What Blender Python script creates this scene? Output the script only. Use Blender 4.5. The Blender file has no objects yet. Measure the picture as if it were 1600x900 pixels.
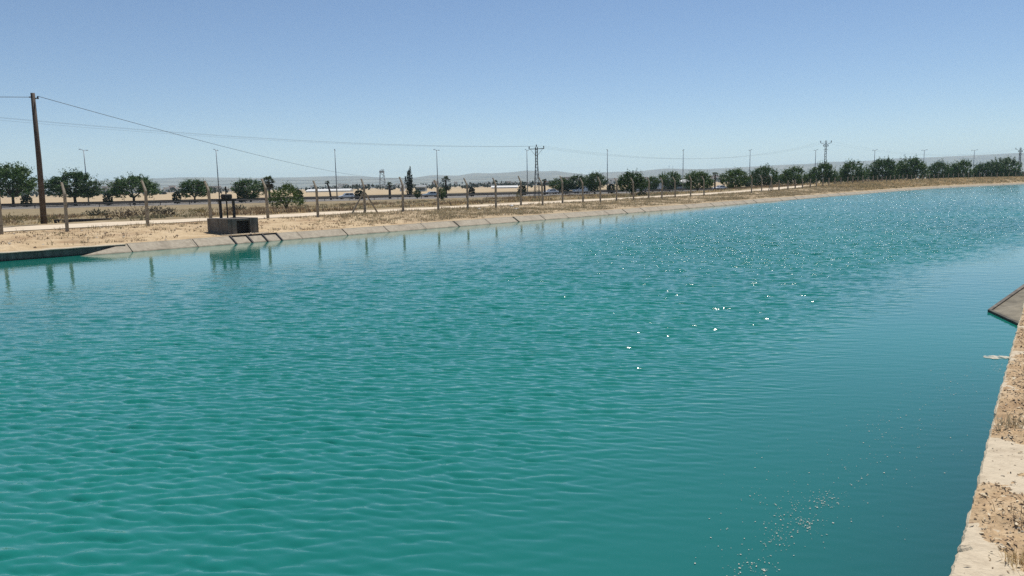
import bpy, math, random
import numpy as np
from mathutils import Vector, Matrix

random.seed(7)
RNG = np.random.default_rng(11)
SC = bpy.context.scene
COL = SC.collection
R = math.radians

# ------------------------------------------------------------------ camera geometry (photo 1600 x 900)
FPX = 1155.0
ROLL = R(1.07)
PITCH = math.atan(161.5 / FPX)
CAM = Vector((0, 0, 2.2))
fw = Vector((0, math.cos(PITCH), -math.sin(PITCH)))
_r0 = Vector((1, 0, 0)); _u0 = Vector((0, math.sin(PITCH), math.cos(PITCH)))
rt = _r0 * math.cos(ROLL) - _u0 * math.sin(ROLL)
up = _u0 * math.cos(ROLL) + _r0 * math.sin(ROLL)

def ray(x, y):
    return fw + rt * ((x - 800) / FPX) + up * ((450 - y) / FPX)

def on_z(x, y, z):
    d = ray(x, y)
    return CAM + d * ((z - CAM.z) / d.z)

def at_depth(x, y, Y):
    d = ray(x, y)
    return CAM + d * (Y / d.y)

def y_hor(x):
    return 303.5 - 0.01875 * x

# ------------------------------------------------------------------ canal frame: s runs along the canal, q across it
DS = Vector((0.65, 0.76, 0)).normalized()
DN = Vector((-0.76, 0.65, 0)).normalized()
_qs = np.array([-20000, -100, 0, 50, 75, 100, 125, 150, 170, 195, 220, 260, 300, 400, 500, 20000.])
_qq = np.array([28.2, 28.2, 28.2, 28.2, 29.0, 30.0, 30.7, 30.9, 29.8, 26.8, 22.5, 10, -6, -50, -96, -96 - 0.46 * 19500])
_fs = np.arange(-150, 700, 1.0)
_fq = np.interp(_fs, _qs, _qq)
_k = np.exp(-0.5 * (np.arange(-24, 25) / 9.0) ** 2); _k /= _k.sum()
_fq2 = _fq.copy(); _fq2[24:-24] = np.convolve(_fq, _k, 'valid')

def q_far(s):
    s = np.asarray(s, float)
    inside = np.interp(s, _fs, _fq2)
    return np.where((s > -120) & (s < 670), inside, np.interp(s, _qs, _qq))

def q_near(s):                                      # waterline of the near bank beyond the wall
    s = np.asarray(s, float)
    t = np.clip((s - 19) / 60, 0, 1); return np.minimum(1.74 - 7.0 * t ** 1.2, q_far(s) - 26.4 - 5 * np.clip((s - 19) / 60, 0, 1))

def sq(X, Y):
    return X * DS.x + Y * DS.y, X * DN.x + Y * DN.y

def plan(s, q):
    return s * DS.x + q * DN.x, s * DS.y + q * DN.y

def sstep(a, b, x):
    t = np.clip((np.asarray(x, float) - a) / (b - a), 0, 1)
    return t * t * (3 - 2 * t)

# cheap value noise for terrain (deterministic)
_tab = RNG.random((256, 256))
def vnoise(x, y):
    x = np.asarray(x, float); y = np.asarray(y, float)
    xi = np.floor(x).astype(int); yi = np.floor(y).astype(int)
    fx = x - xi; fy = y - yi
    fx = fx * fx * (3 - 2 * fx); fy = fy * fy * (3 - 2 * fy)
    g = lambda a, b: _tab[a & 255, b & 255]
    return (g(xi, yi) * (1 - fx) + g(xi + 1, yi) * fx) * (1 - fy) + (g(xi, yi + 1) * (1 - fx) + g(xi + 1, yi + 1) * fx) * fy

def z_fence(s):
    return np.interp(s, [-500, 80, 100, 118, 135, 200, 300, 900], [.55, .55, .68, .95, 1.15, 1.6, 1.65, 1.65])

ROADZ = -0.70
def ground_z(s, o, bumps=True):
    s = np.asarray(s, float); o = np.asarray(o, float)
    zf = z_fence(s)
    a = .285 + (zf - .285) * np.clip((o - .6) / 7, 0, 1) ** .8
    b = zf + (ROADZ - zf) * sstep(15, 44, o)
    z = np.where(o < 8, a, b)
    if bumps:
        w = sstep(.9, 2, o) * (1 - sstep(60, 90, o))
        w = w * (1 - .85 * sstep(9.3, 10.3, o) * (1 - sstep(14.2, 15.2, o)))
        z = z + w * (.16 * (vnoise(s * .5 + 9, o * .5) - .5) + .07 * (vnoise(s * 1.7, o * 1.7 + 31) - .5))
    return z

def gz(X, Y):
    s, q = sq(X, Y)
    return float(ground_z(s, q - float(q_far(s))))

# ------------------------------------------------------------------ mesh building
class MB:
    def __init__(self):
        self.v = []; self.f = []; self.m = []
    def add(self, vs, fs, mi=0):
        n = len(self.v)
        self.v.extend([tuple(p) for p in vs])
        self.f.extend([tuple(i + n for i in f) for f in fs])
        self.m.extend([mi] * len(fs))
    def box(self, c, size, rot=None, mi=0, taper=1.0):
        hx, hy, hz = size[0] / 2, size[1] / 2, size[2] / 2
        pts = []
        for z, t in ((-hz, 1.0), (hz, taper)):
            for x, y in ((-hx, -hy), (hx, -hy), (hx, hy), (-hx, hy)):
                p = Vector((x * t, y * t, z))
                if rot is not None: p = rot @ p
                pts.append(Vector(c) + p)
        self.add(pts, [(3, 2, 1, 0), (4, 5, 6, 7), (0, 1, 5, 4), (1, 2, 6, 5), (2, 3, 7, 6), (3, 0, 4, 7)], mi)
    def tube(self, p0, p1, r0, r1=None, n=8, caps=True, mi=0):
        p0 = Vector(p0); p1 = Vector(p1); r1 = r0 if r1 is None else r1
        d = (p1 - p0).normalized()
        a = d.orthogonal().normalized(); b = d.cross(a)
        vs = []
        for p, r in ((p0, r0), (p1, r1)):
            for i in range(n):
                t = 2 * math.pi * i / n
                vs.append(p + a * (r * math.cos(t)) + b * (r * math.sin(t)))
        fs = [(i, (i + 1) % n, n + (i + 1) % n, n + i) for i in range(n)]
        if caps: fs += [tuple(range(n - 1, -1, -1)), tuple(range(n, 2 * n))]
        self.add(vs, fs, mi)
    def path(self, pts, radii, n=6, mi=0):
        pts = [Vector(p) for p in pts]
        vs = []; a = None
        for i, p in enumerate(pts):
            d = (pts[min(i + 1, len(pts) - 1)] - pts[max(i - 1, 0)]).normalized()
            if a is None: a = d.orthogonal().normalized()
            a = (a - d * a.dot(d)).normalized(); b = d.cross(a)
            for k in range(n):
                t = 2 * math.pi * k / n
                vs.append(p + a * (radii[i] * math.cos(t)) + b * (radii[i] * math.sin(t)))
        fs = []
        for i in range(len(pts) - 1):
            for k in range(n):
                fs.append((i * n + k, i * n + (k + 1) % n, (i + 1) * n + (k + 1) % n, (i + 1) * n + k))
        fs += [tuple(range(n - 1, -1, -1)), tuple(range((len(pts) - 1) * n, len(pts) * n))]
        self.add(vs, fs, mi)
    def prism(self, prof, y0, y1, mi=0, inset=None):     # prof: (x,z) points, extruded along y
        n = len(prof)
        vs = [(x, y0, z) for x, z in prof] + [(x, y1, z) for x, z in prof]
        fs = [tuple(range(n)), tuple(range(2 * n - 1, n - 1, -1))]
        fs += [(i, n + i, n + (i + 1) % n, (i + 1) % n) for i in range(n)]
        self.add(vs, fs, mi)
    def build(self, name, mats, parent=None, smooth=False, bevel=0):
        me = bpy.data.meshes.new(name)
        me.from_pydata(self.v, [], self.f)
        if not isinstance(mats, (list, tuple)): mats = [mats]
        for m in mats: me.materials.append(m)
        if len(mats) > 1: me.polygons.foreach_set('material_index', self.m)
        if smooth: me.polygons.foreach_set('use_smooth', [True] * len(me.polygons))
        me.update()
        o = bpy.data.objects.new(name, me); COL.objects.link(o)
        if parent is not None: o.parent = parent
        if bevel:
            md = o.modifiers.new('edge', 'BEVEL'); md.width = bevel; md.segments = 2; md.limit_method = 'ANGLE'
        return o

def np_mesh(name, verts, quads, mat, parent=None, smooth=False, attrs=None, tris=False):
    me = bpy.data.meshes.new(name)
    k = 3 if tris else 4
    verts = np.ascontiguousarray(verts, dtype=np.float32); quads = np.ascontiguousarray(quads, dtype=np.int32)
    me.vertices.add(len(verts)); me.vertices.foreach_set('co', verts.ravel())
    nf = len(quads)
    me.loops.add(nf * k); me.loops.foreach_set('vertex_index', quads.ravel())
    me.polygons.add(nf)
    me.polygons.foreach_set('loop_start', np.arange(0, nf * k, k, dtype=np.int32))
    me.update(calc_edges=True)
    me.polygons.foreach_set('use_smooth', np.full(nf, smooth, dtype=bool))
    for an, av in (attrs or {}).items():
        a = me.attributes.new(an, 'FLOAT', 'POINT'); a.data.foreach_set('value', np.ascontiguousarray(av, dtype=np.float32).ravel())
    for m in (mat if isinstance(mat, (list, tuple)) else [mat]): me.materials.append(m)
    me.update()
    o = bpy.data.objects.new(name, me); COL.objects.link(o)
    if parent is not None: o.parent = parent
    return o

def grid_faces(nu, nv):
    i = np.arange(nu - 1)[:, None] * nv + np.arange(nv - 1)[None, :]
    return np.stack([i, i + nv, i + nv + 1, i + 1], -1).reshape(-1, 4)

def empty(name, loc=(0, 0, 0), rz=0.0):
    o = bpy.data.objects.new(name, None); COL.objects.link(o)
    o.location = loc; o.rotation_euler = (0, 0, rz); o.empty_display_size = .2
    return o

def tag(o, label=None, cat=None, group=None, kind=None):
    if label: o['label'] = label
    if cat: o['category'] = cat
    if group: o['group'] = group
    if kind: o['kind'] = kind
    return o

def copy_tree(o, parent=None):
    c = o.copy(); COL.objects.link(c)
    if parent is not None: c.parent = parent
    for ch in [x for x in KIDS.get(o.name, [])]:
        cc = copy_tree(ch, c)
        KIDS.setdefault(c.name, []).append(cc)
    return c
KIDS = {}
def index_kids(root):
    for o in bpy.data.objects:
        if o.parent is not None:
            l = KIDS.setdefault(o.parent.name, [])
            if o not in l: l.append(o)

# ------------------------------------------------------------------ materials
def new_mat(name):
    m = bpy.data.materials.new(name); m.use_nodes = True
    nt = m.node_tree; b = nt.nodes['Principled BSDF']
    return m, nt, b

def ramp(nt, fac, stops):
    r = nt.nodes.new('ShaderNodeValToRGB')
    el = r.color_ramp.elements
    while len(el) < len(stops): el.new(0.5)
    for e, (p, c) in zip(el, stops):
        e.position = p; e.color = (*c, 1)
    nt.links.new(fac, r.inputs[0])
    return r.outputs[0]

def noise(nt, scale, detail=4, rough=.55, vec=None, dist=0):
    n = nt.nodes.new('ShaderNodeTexNoise')
    n.inputs['Scale'].default_value = scale; n.inputs['Detail'].default_value = detail
    n.inputs['Roughness'].default_value = rough; n.inputs['Distortion'].default_value = dist
    if vec is not None: nt.links.new(vec, n.inputs['Vector'])
    return n.outputs['Fac']

def obj_vec(nt, scale=(1, 1, 1), rz=0):
    t = nt.nodes.new('ShaderNodeTexCoord'); mp = nt.nodes.new('ShaderNodeMapping')
    mp.inputs['Scale'].default_value = scale; mp.inputs['Rotation'].default_value = (0, 0, rz)
    nt.links.new(t.outputs['Object'], mp.inputs['Vector'])
    return mp.outputs[0]

def mixc(nt, fac, a, b, mode='MIX'):
    m = nt.nodes.new('ShaderNodeMix'); m.data_type = 'RGBA'; m.blend_type = mode
    for sock, val in ((m.inputs[0], fac), (m.inputs[6], a), (m.inputs[7], b)):
        if hasattr(val, 'links'): nt.links.new(val, sock)
        elif isinstance(val, (int, float)): sock.default_value = val
        else: sock.default_value = (*val, 1)
    return m.outputs[2]

def math_n(nt, op, a, b=None, clamp=False):
    m = nt.nodes.new('ShaderNodeMath'); m.operation = op; m.use_clamp = clamp
    for i, v in enumerate((a, b)):
        if v is None: continue
        if hasattr(v, 'links'): nt.links.new(v, m.inputs[i])
        else: m.inputs[i].default_value = v
    return m.outputs[0]

def attr(nt, name):
    a = nt.nodes.new('ShaderNodeAttribute'); a.attribute_name = name
    return a.outputs['Fac']

def bump(nt, b, h, strength=.4, dist=.02):
    n = nt.nodes.new('ShaderNodeBump'); n.inputs['Distance'].default_value = dist
    if hasattr(strength, 'links'): nt.links.new(strength, n.inputs['Strength'])
    else: n.inputs['Strength'].default_value = strength
    nt.links.new(h, n.inputs['Height']); nt.links.new(n.outputs[0], b.inputs['Normal'])
    return n

def surf(name, c1, c2, scale=3.0, rough=.8, bs=.3, bd=.02, metallic=0, detail=5, c3=None):
    m, nt, b = new_mat(name)
    v = obj_vec(nt)
    n = noise(nt, scale, detail, .6, v)
    st = [(.3, c1), (.7, c2)] if c3 is None else [(.25, c1), (.5, c2), (.75, c3)]
    nt.links.new(ramp(nt, n, st), b.inputs['Base Color'])
    b.inputs['Roughness'].default_value = rough; b.inputs['Metallic'].default_value = metallic
    if bs: bump(nt, b, noise(nt, scale * 6, 4, .6, v), bs, bd)
    return m

def leaf_mat(name, stops, rough=.5, trans=.25):
    m, nt, b = new_mat(name)
    g = nt.nodes.new('ShaderNodeNewGeometry')
    c = ramp(nt, g.outputs['Random Per Island'], stops)
    oi = nt.nodes.new('ShaderNodeObjectInfo'); c = mixc(nt, 1.0, c, ramp(nt, oi.outputs['Random'], [(0, (.72, .78, .8)), (.5, (1, 1, 1)), (1, (1.28, 1.18, .95))]), 'MULTIPLY')
    nt.links.new(c, b.inputs['Base Color'])
    b.inputs['Roughness'].default_value = rough
    b.inputs['Specular IOR Level'].default_value = .25
    if trans:
        tr = nt.nodes.new('ShaderNodeBsdfTranslucent'); nt.links.new(c, tr.inputs['Color'])
        mx = nt.nodes.new('ShaderNodeMixShader'); mx.inputs[0].default_value = trans
        nt.links.new(b.outputs[0], mx.inputs[1]); nt.links.new(tr.outputs[0], mx.inputs[2])
        nt.links.new(mx.outputs[0], nt.nodes['Material Output'].inputs['Surface'])
    return m

M = {}
M['concrete_post'] = surf('post concrete', (.24, .195, .14), (.36, .31, .23), 9, .9, .4, .01)
M['concrete'] = surf('lining concrete', (.27, .225, .165), (.42, .36, .27), 1.1, .9, .5, .02, c3=(.33, .275, .205), detail=8)
M['concrete_dark'] = surf('weathered wall concrete', (.10, .09, .075), (.20, .18, .15), 2.2, .9, .5, .02)
M['concrete_gate'] = surf('gate concrete', (.115, .10, .085), (.20, .178, .15), 3, .9, .4, .02)
M['concrete_pale'] = surf('pale coping concrete', (.36, .285, .19), (.54, .45, .32), 7, .9, .8, .012, c3=(.45, .37, .26), detail=10)
def wet_line(m, top=.05, soft=.05, dark=(.35, .36, .33)):
    nt = m.node_tree; b = nt.nodes['Principled BSDF']; g = nt.nodes.new('ShaderNodeNewGeometry'); sp = nt.nodes.new('ShaderNodeSeparateXYZ')
    nt.links.new(g.outputs['Position'], sp.inputs[0]); src = b.inputs['Base Color'].links[0].from_socket
    n = noise(nt, 2.2, 4, .6, g.outputs['Position'])
    lvl = math_n(nt, 'ADD', sp.outputs['Z'], math_n(nt, 'MULTIPLY', math_n(nt, 'SUBTRACT', .5, n), .10))
    f = math_n(nt, 'MULTIPLY', math_n(nt, 'SUBTRACT', top, lvl), 1 / soft, clamp=True)
    nt.links.new(mixc(nt, f, src, mixc(nt, 1.0, src, dark, 'MULTIPLY')), b.inputs['Base Color'])
def streaks(m, amount=.45):
    nt = m.node_tree; b = nt.nodes['Principled BSDF']; g = nt.nodes.new('ShaderNodeNewGeometry'); mp = nt.nodes.new('ShaderNodeMapping'); mp.inputs['Scale'].default_value = (7, 7, .7)
    nt.links.new(g.outputs['Position'], mp.inputs['Vector']); src = b.inputs['Base Color'].links[0].from_socket
    c = ramp(nt, noise(nt, 1.0, 5, .65, mp.outputs[0]), [(.38, (.45, .42, .38)), (.58, (1, 1, 1))])
    nt.links.new(mixc(nt, amount, src, mixc(nt, 1.0, src, c, 'MULTIPLY')), b.inputs['Base Color'])
wet_line(M['concrete']); wet_line(M['concrete_dark'], .07, .05); streaks(M['concrete_gate'], .8); streaks(M['concrete_dark'], .7); streaks(M['concrete'], .35)
M['joint_lining'] = surf('lining joint', (.085, .07, .055), (.15, .125, .095), 5, .9, .3)
M['concrete_ramp'] = surf('mossy ramp concrete', (.10, .088, .062), (.24, .21, .155), 5, .9, .6, .02)
M['joint'] = surf('joint and recess shade', (.03, .026, .024), (.07, .06, .055), 8, .8, .3)  # near-black colour carries joint shadows and the culvert recess's shade
M['wood'] = surf('creosoted wood', (.035, .024, .018), (.085, .06, .045), 6, .8, .4)
M['steel'] = surf('galvanised steel', (.16, .17, .18), (.26, .27, .28), 5, .5, 0, metallic=.4)
M['lamp_steel'] = surf('lamp steel', (.20, .22, .24), (.30, .32, .34), 4, .45, 0, metallic=.3)
M['dark_steel'] = surf('rusty dark steel', (.02, .016, .014), (.05, .036, .03), 7, .7, .2)
M['gate_steel'] = surf('shade black gate steel', (.008, .007, .006), (.018, .014, .012), 7, .8, .2)  # near-black: the shade inside the box is put into the colour
M['pylon_steel'] = surf('pylon steel', (.045, .05, .055), (.09, .095, .10), 4, .6, 0, metallic=.3)
M['insulator'] = surf('insulator porcelain', (.02, .015, .014), (.05, .035, .03), 4, .25, 0)
M['wire'] = surf('cable', (.05, .05, .055), (.08, .08, .085), 2, .6, 0)
M['rail'] = surf('guard rail steel', (.04, .034, .03), (.085, .075, .065), 2, .6, 0)
M['bark'] = surf('bark', (.04, .03, .02), (.10, .075, .055), 6, .9, .5)
M['palm_bark'] = surf('palm bark', (.05, .035, .025), (.11, .08, .06), 6, .9, .5)
M['leaf_dark'] = leaf_mat('mulberry leaf', [(.0, (.030, .070, .016)), (.5, (.055, .115, .025)), (1., (.095, .165, .036))])
M['leaf_light'] = leaf_mat('young leaf', [(.0, (.04, .08, .018)), (.5, (.075, .13, .028)), (1., (.12, .175, .038))])
M['leaf_bush'] = leaf_mat('clipped bush leaf', [(.0, (.012, .028, .012)), (1., (.028, .052, .02))], trans=.1)
M['leaf_palm'] = leaf_mat('palm frond', [(.0, (.025, .045, .018)), (1., (.055, .085, .03))])
M['leaf_poplar'] = leaf_mat('poplar leaf', [(.0, (.03, .05, .025)), (1., (.07, .095, .05))])
M['leaf_sallow'] = leaf_mat('sallow leaf', [(.0, (.14, .14, .03)), (1., (.24, .21, .05))])
M['dead_frond'] = leaf_mat('dead frond', [(.0, (.08, .07, .04)), (1., (.14, .12, .07))])
M['straw'] = leaf_mat('dry straw', [(.0, (.32, .24, .145)), (.5, (.48, .38, .24)), (.85, (.58, .48, .32)), (1., (.36, .32, .19))], .8, .4)
M['scrub'] = leaf_mat('grey green scrub', [(.0, (.15, .135, .075)), (.5, (.26, .23, .13)), (1., (.38, .32, .20))], .8, .4)
M['dead_brush'] = leaf_mat('brown brush', [(.0, (.13, .095, .065)), (1., (.28, .21, .145))], .8, .3)
M['white_paint'] = surf('white car paint', (.72, .73, .74), (.78, .79, .80), 1, .25, 0)
M['silver_paint'] = surf('pale silver blue paint', (.42, .50, .55), (.48, .56, .60), 1, .25, 0)
M['glass'] = surf('dark car glass', (.012, .015, .02), (.02, .024, .03), 1, .08, 0)
M['tyre'] = surf('tyre rubber', (.012, .012, .012), (.025, .025, .025), 5, .8, 0)
M['rim'] = surf('alloy rim', (.35, .36, .37), (.45, .46, .47), 4, .35, 0, metallic=.6)
M['headlight'] = surf('headlight lens', (.65, .66, .68), (.75, .76, .78), 3, .15, 0)
M['taillight'] = surf('tail light lens', (.25, .015, .012), (.32, .02, .015), 3, .2, 0)
M['asphalt'] = surf('sun bleached asphalt', (.15, .145, .14), (.21, .20, .19), .6, .9, .2)
M['line_paint'] = surf('road paint', (.6, .6, .58), (.75, .75, .72), 3, .7, 0)
M['gravel_verge'] = surf('grey verge', (.14, .125, .11), (.22, .195, .165), 1.2, .95, .3)
M['track'] = surf('pale dirt track', (.50, .40, .28), (.62, .51, .37), .35, .95, .3, c3=(.55, .45, .32))
M['bag'] = surf('white plastic', (.65, .63, .60), (.8, .79, .77), 5, .5, .4)
M['shed_white'] = surf('white sheet roof', (.62, .61, .58), (.76, .75, .72), .05, .6, 0)
M['shed_wall'] = surf('pale shed wall', (.30, .33, .33), (.42, .44, .43), .2, .8, 0)
M['roof_grey'] = surf('grey roof', (.16, .17, .17), (.25, .26, .26), .2, .7, 0)
M['foam'] = surf('dry foam', (.36, .36, .30), (.55, .53, .45), 14, .9, .3)
M['pebble'] = leaf_mat('pebbles and leaf bits', [(.0, (.035, .028, .024)), (.3, (.12, .08, .05)), (.6, (.36, .23, .13)), (1., (.60, .50, .38))], .9, 0)
M['far_stone'] = leaf_mat('bank stones', [(.0, (.20, .13, .08)), (.5, (.42, .31, .21)), (1., (.62, .53, .42))], .9, 0)
M['brown_bush'] = leaf_mat('dry brown bush', [(.0, (.05, .033, .022)), (.6, (.10, .068, .042)), (1., (.17, .12, .08))], .8, .1)
M['litter'] = leaf_mat('leaf litter', [(.0, (.09, .06, .04)), (.35, (.32, .21, .12)), (.7, (.55, .42, .26)), (1., (.68, .58, .42))], .85, 0)
M['hedge_far'] = leaf_mat('far trees', [(.0, (.025, .04, .02)), (1., (.06, .075, .04))], .8, 0)

# ------------------------------------------------------------------ world, sun, camera
SUN_AZ, SUN_EL = R(25), R(64)          # azimuth to the right of the view axis
w = bpy.data.worlds.new('World'); SC.world = w; w.use_nodes = True
nt = w.node_tree; bg = nt.nodes['Background']
sky = nt.nodes.new('ShaderNodeTexSky'); sky.sky_type = 'NISHITA'; sky.sun_disc = False
sky.sun_elevation = SUN_EL; sky.sun_rotation = SUN_AZ
sky.air_density = .85; sky.dust_density = .02; sky.ozone_density = 4.0; sky.altitude = 400
nt.links.new(sky.outputs[0], bg.inputs['Color']); bg.inputs['Strength'].default_value = .088

sd = Vector((math.sin(SUN_AZ) * math.cos(SUN_EL), math.cos(SUN_AZ) * math.cos(SUN_EL), math.sin(SUN_EL)))
L = bpy.data.lights.new('sun', 'SUN'); L.energy = 4.4; L.angle = R(.53); L.color = (1, .955, .88)
lo = bpy.data.objects.new('sun', L); COL.objects.link(lo); lo.location = (0, 0, 60)
lo.rotation_euler = (-sd).to_track_quat('-Z', 'Y').to_euler()

cd = bpy.data.cameras.new('camera'); cam = bpy.data.objects.new('camera', cd); COL.objects.link(cam)
mw = Matrix((rt, up, -fw)).transposed().to_4x4(); mw.translation = CAM
cam.matrix_world = mw
cd.sensor_width = 36; cd.lens = FPX * 36 / 1600; cd.clip_start = .05; cd.clip_end = 40000
SC.camera = cam
SC.view_settings.view_transform = 'Standard'; SC.view_settings.look = 'None'
SC.view_settings.gamma = 1; SC.view_settings.exposure = .17
SC.cycles.volume_bounces = 1; SC.cycles.max_bounces = 8; SC.cycles.diffuse_bounces = 3
SC.cycles.use_denoising = False; SC.cycles.sample_clamp_direct = 16; SC.cycles.use_adaptive_sampling = False

# haze
mb = MB(); mb.box((0, 0, 139.0), (27000, 27000, 283.0))
m, nt, b = new_mat('haze air'); nt.nodes.remove(b)
pv = nt.nodes.new('ShaderNodeVolumePrincipled'); pv.inputs['Density'].default_value = 1.0e-4
pv.inputs['Color'].default_value = (.62, .84, 1, 1); pv.inputs['Anisotropy'].default_value = .1
nt.links.new(pv.outputs[0], nt.nodes['Material Output'].inputs['Volume'])
tag(mb.build('haze', m), kind='stuff')

# ------------------------------------------------------------------ ground of the far side
def ground_material():
    m, nt, b = new_mat('dry ground')
    o = attr(nt, 'offs'); s = attr(nt, 'along')
    v = obj_vec(nt)
    nbig = noise(nt, .12, 5, .6, v); nmid = noise(nt, .9, 6, .65, v); nfin = noise(nt, 7, 4, .6, v)
    dirt = ramp(nt, nmid, [(.28, (.36, .255, .145)), (.5, (.54, .405, .245)), (.72, (.64, .505, .33))])
    grass = ramp(nt, nmid, [(.25, (.30, .22, .14)), (.5, (.44, .34, .215)), (.75, (.54, .43, .29))])
    scrub = ramp(nt, nmid, [(.25, (.17, .135, .08)), (.5, (.28, .22, .13)), (.75, (.38, .30, .19))])
    field = ramp(nt, nbig, [(.3, (.42, .31, .19)), (.7, (.52, .41, .26))])
    # dry grass takes over along the bank
    dirt = mixc(nt, math_n(nt, 'MULTIPLY', math_n(nt, 'SUBTRACT', noise(nt, .33, 6, .7, v), .5), 4.0, clamp=True), dirt, (.33, .215, .125))
    k = math_n(nt, 'ADD', math_n(nt, 'MULTIPLY', math_n(nt, 'SUBTRACT', s, 22.0), .09), math_n(nt, 'MULTIPLY', math_n(nt, 'SUBTRACT', nbig, .5), 2.2), clamp=True)
    c = mixc(nt, k, dirt, grass)
    k2 = math_n(nt, 'MULTIPLY', math_n(nt, 'SUBTRACT', o, 14.5), .7, clamp=True)
    c = mixc(nt, k2, c, scrub)
    k3 = math_n(nt, 'MULTIPLY', math_n(nt, 'SUBTRACT', o, 190.0), .05, clamp=True)
    c = mixc(nt, k3, c, field)
    c = mixc(nt, .55, c, mixc(nt, nfin, (.35, .35, .35), (1.3, 1.3, 1.3)), 'MULTIPLY')
    nt.links.new(c, b.inputs['Base Color']); b.inputs['Roughness'].default_value = .95
    b.inputs['Specular IOR Level'].default_value = .1
    bump(nt, b, nfin, .8, .08)
    return m
M['ground'] = ground_material()
ss = np.concatenate([-np.geomspace(12500, 60, 26), np.arange(-50, 10, 1.0), np.arange(10, 130, .5), np.arange(130, 330, 1.5), np.geomspace(330, 12000, 34)])
oo = np.concatenate([[.60, .8, 1.2], np.arange(1.6, 16, .4), np.arange(16, 50, 1.2), np.arange(50, 110, 4), np.geomspace(110, 12400, 36)])
S, O = np.meshgrid(ss, oo, indexing='ij')
Z = ground_z(S, O)
X, Y = plan(S, q_far(S) + O)
V = np.stack([X, Y, Z], -1).reshape(-1, 3)
keep = 12900
V[:, :2] = np.clip(V[:, :2], -keep, keep)
tag(np_mesh('ground', V, grid_faces(len(ss), len(oo))[:, ::-1], M['ground'], smooth=True, attrs={'offs': O, 'along': S}), kind='structure')

def strip(name, mat, ss, o_list, dz, kind='structure'):
    S, O = np.meshgrid(np.asarray(ss, float), np.asarray(o_list, float), indexing='ij')
    X, Y = plan(S, q_far(S) + O)
    wob = .35 * (vnoise(S * .2, O * 0 + (O > np.mean(o_list)) * 7) - .5)
    X = X + wob * DN.x; Y = Y + wob * DN.y
    Zs = ground_z(S, O + wob) + dz
    o = np_mesh(name, np.stack([X, Y, Zs], -1).reshape(-1, 3), grid_faces(len(ss), len(o_list))[:, ::-1], mat, smooth=True)
    return tag(o, kind=kind)
strip('dirt_track', M['track'], np.arange(-60, 240, .5), np.arange(10.2, 14.81, .42), .028)

# ------------------------------------------------------------------ canal lining (far bank)
LS0 = 11.6                                        # where the vertical wall ends and the sloped lining begins
def lining(name, s0, s1, qfun, sgn, panel=2.5, step=.5):
    mb = MB()
    prof = [(-1.6, -1.02), (0, 0), (.47, .285), (.48, .30), (.64, .30), (.64, .05)]
    s = s0; k = 0
    while s < s1:
        e = min(s + panel - .05, s1)
        dz = random.uniform(-.012, .012)
        m_ = max(1, int((e - s) / 1.3))
        vs = []
        for i in range(m_ + 1):
            a = s + (e - s) * i / m_
            for (o, z) in prof:
                x, y = plan(a, float(qfun(a)) + sgn * o); vs.append((x, y, z + dz))
        n = len(prof); fs = []
        for i in range(m_):
            for j in range(n - 1):
                f = (i * n + j, i * n + j + 1, (i + 1) * n + j + 1, (i + 1) * n + j)
                fs.append(f if sgn < 0 else f[::-1])
        fs.append(tuple(range(n)) if sgn > 0 else tuple(range(n - 1, -1, -1)))
        fs.append(tuple(m_ * n + j for j in (range(n - 1, -1, -1) if sgn > 0 else range(n))))
        mb.add(vs, fs, 0)
        # dark joint filler
        jw = .045
        vs = []
        for a in (e + .012, e + .038):
            for (o, z) in prof[:4]:
                x, y = plan(a, float(qfun(a)) + sgn * (o - .012)); vs.append((x, y, z + .014))
        mb.add(vs, [(j, j + 1, j + 5, j + 4) if sgn < 0 else (j + 4, j + 5, j + 1, j) for j in range(3)], 1)
        s += panel * random.uniform(.94, 1.06); k += 1
        if k > 60: panel = 6
    return mb.build(name, [M['concrete'], M['joint_lining']])
tag(lining('canal_lining', LS0, 560, q_far, 1), kind='structure')
tag(lining('canal_lining', 18.6, 420, q_near, -1), kind='structure')
# first triangular panel on the far bank, cut by the end of the wall
mb = MB()
def P3(s, o, z): x, y = plan(s, float(q_far(s)) + o); return (x, y, z)
a0 = LS0 - 2.3
mb.add([P3(a0 + .3, -.05, -.03), P3(a0 - .6, -1.4, -.9), P3(LS0 - .04, -1.6, -.96), P3(LS0 - .04, 0, 0), P3(LS0 - .04, .48, .295), P3(LS0 - .1, .50, .0)],
       [(0, 1, 2, 3), (0, 3, 4), (0, 4, 5)], 0)
tag(mb.build('canal_lining', [M['concrete']]), kind='structure')

# vertical wall on the far bank (left of the photo)
root = empty('canal_wall', P3(0, .62, 0))
tag(root, 'low dark vertical concrete wall on the far bank at the left edge, topped by bare dirt', 'wall')
def wall_mesh(s0, s1, qf, face, thick, top, bottom, step=.25, rough=.012, sgn=1):
    n = int((s1 - s0) / step) + 1
    sa = np.linspace(s0, s1, n)
    rows = []
    for a in sa:
        r = (vnoise(a * 3.1, 4.2) - .5) * rough * 2 + (vnoise(a * 11, 9.2) - .5) * rough
        t = top + (vnoise(a * 2.3, 8.1) - .5) * rough
        q = float(qf(a)) + sgn * face
        rows.append([plan(a, q + sgn * r) + (bottom,), plan(a, q + sgn * r) + (t - .018,), plan(a, q + sgn * (r + .016)) + (t,), plan(a, q + sgn * thick) + (t,), plan(a, q + sgn * thick) + (bottom,)])
    mb = MB(); vs = [p for r in rows for p in r]; fs = []
    for i in range(n - 1):
        for j in range(4):
            f = (i * 5 + j, i * 5 + j + 1, i * 5 + 6 + j, i * 5 + 5 + j)
            fs.append(f if sgn < 0 else f[::-1])
    fs += [tuple(range(5)), tuple((n - 1) * 5 + j for j in range(4, -1, -1))]
    mb.add(vs, fs); return mb
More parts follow.
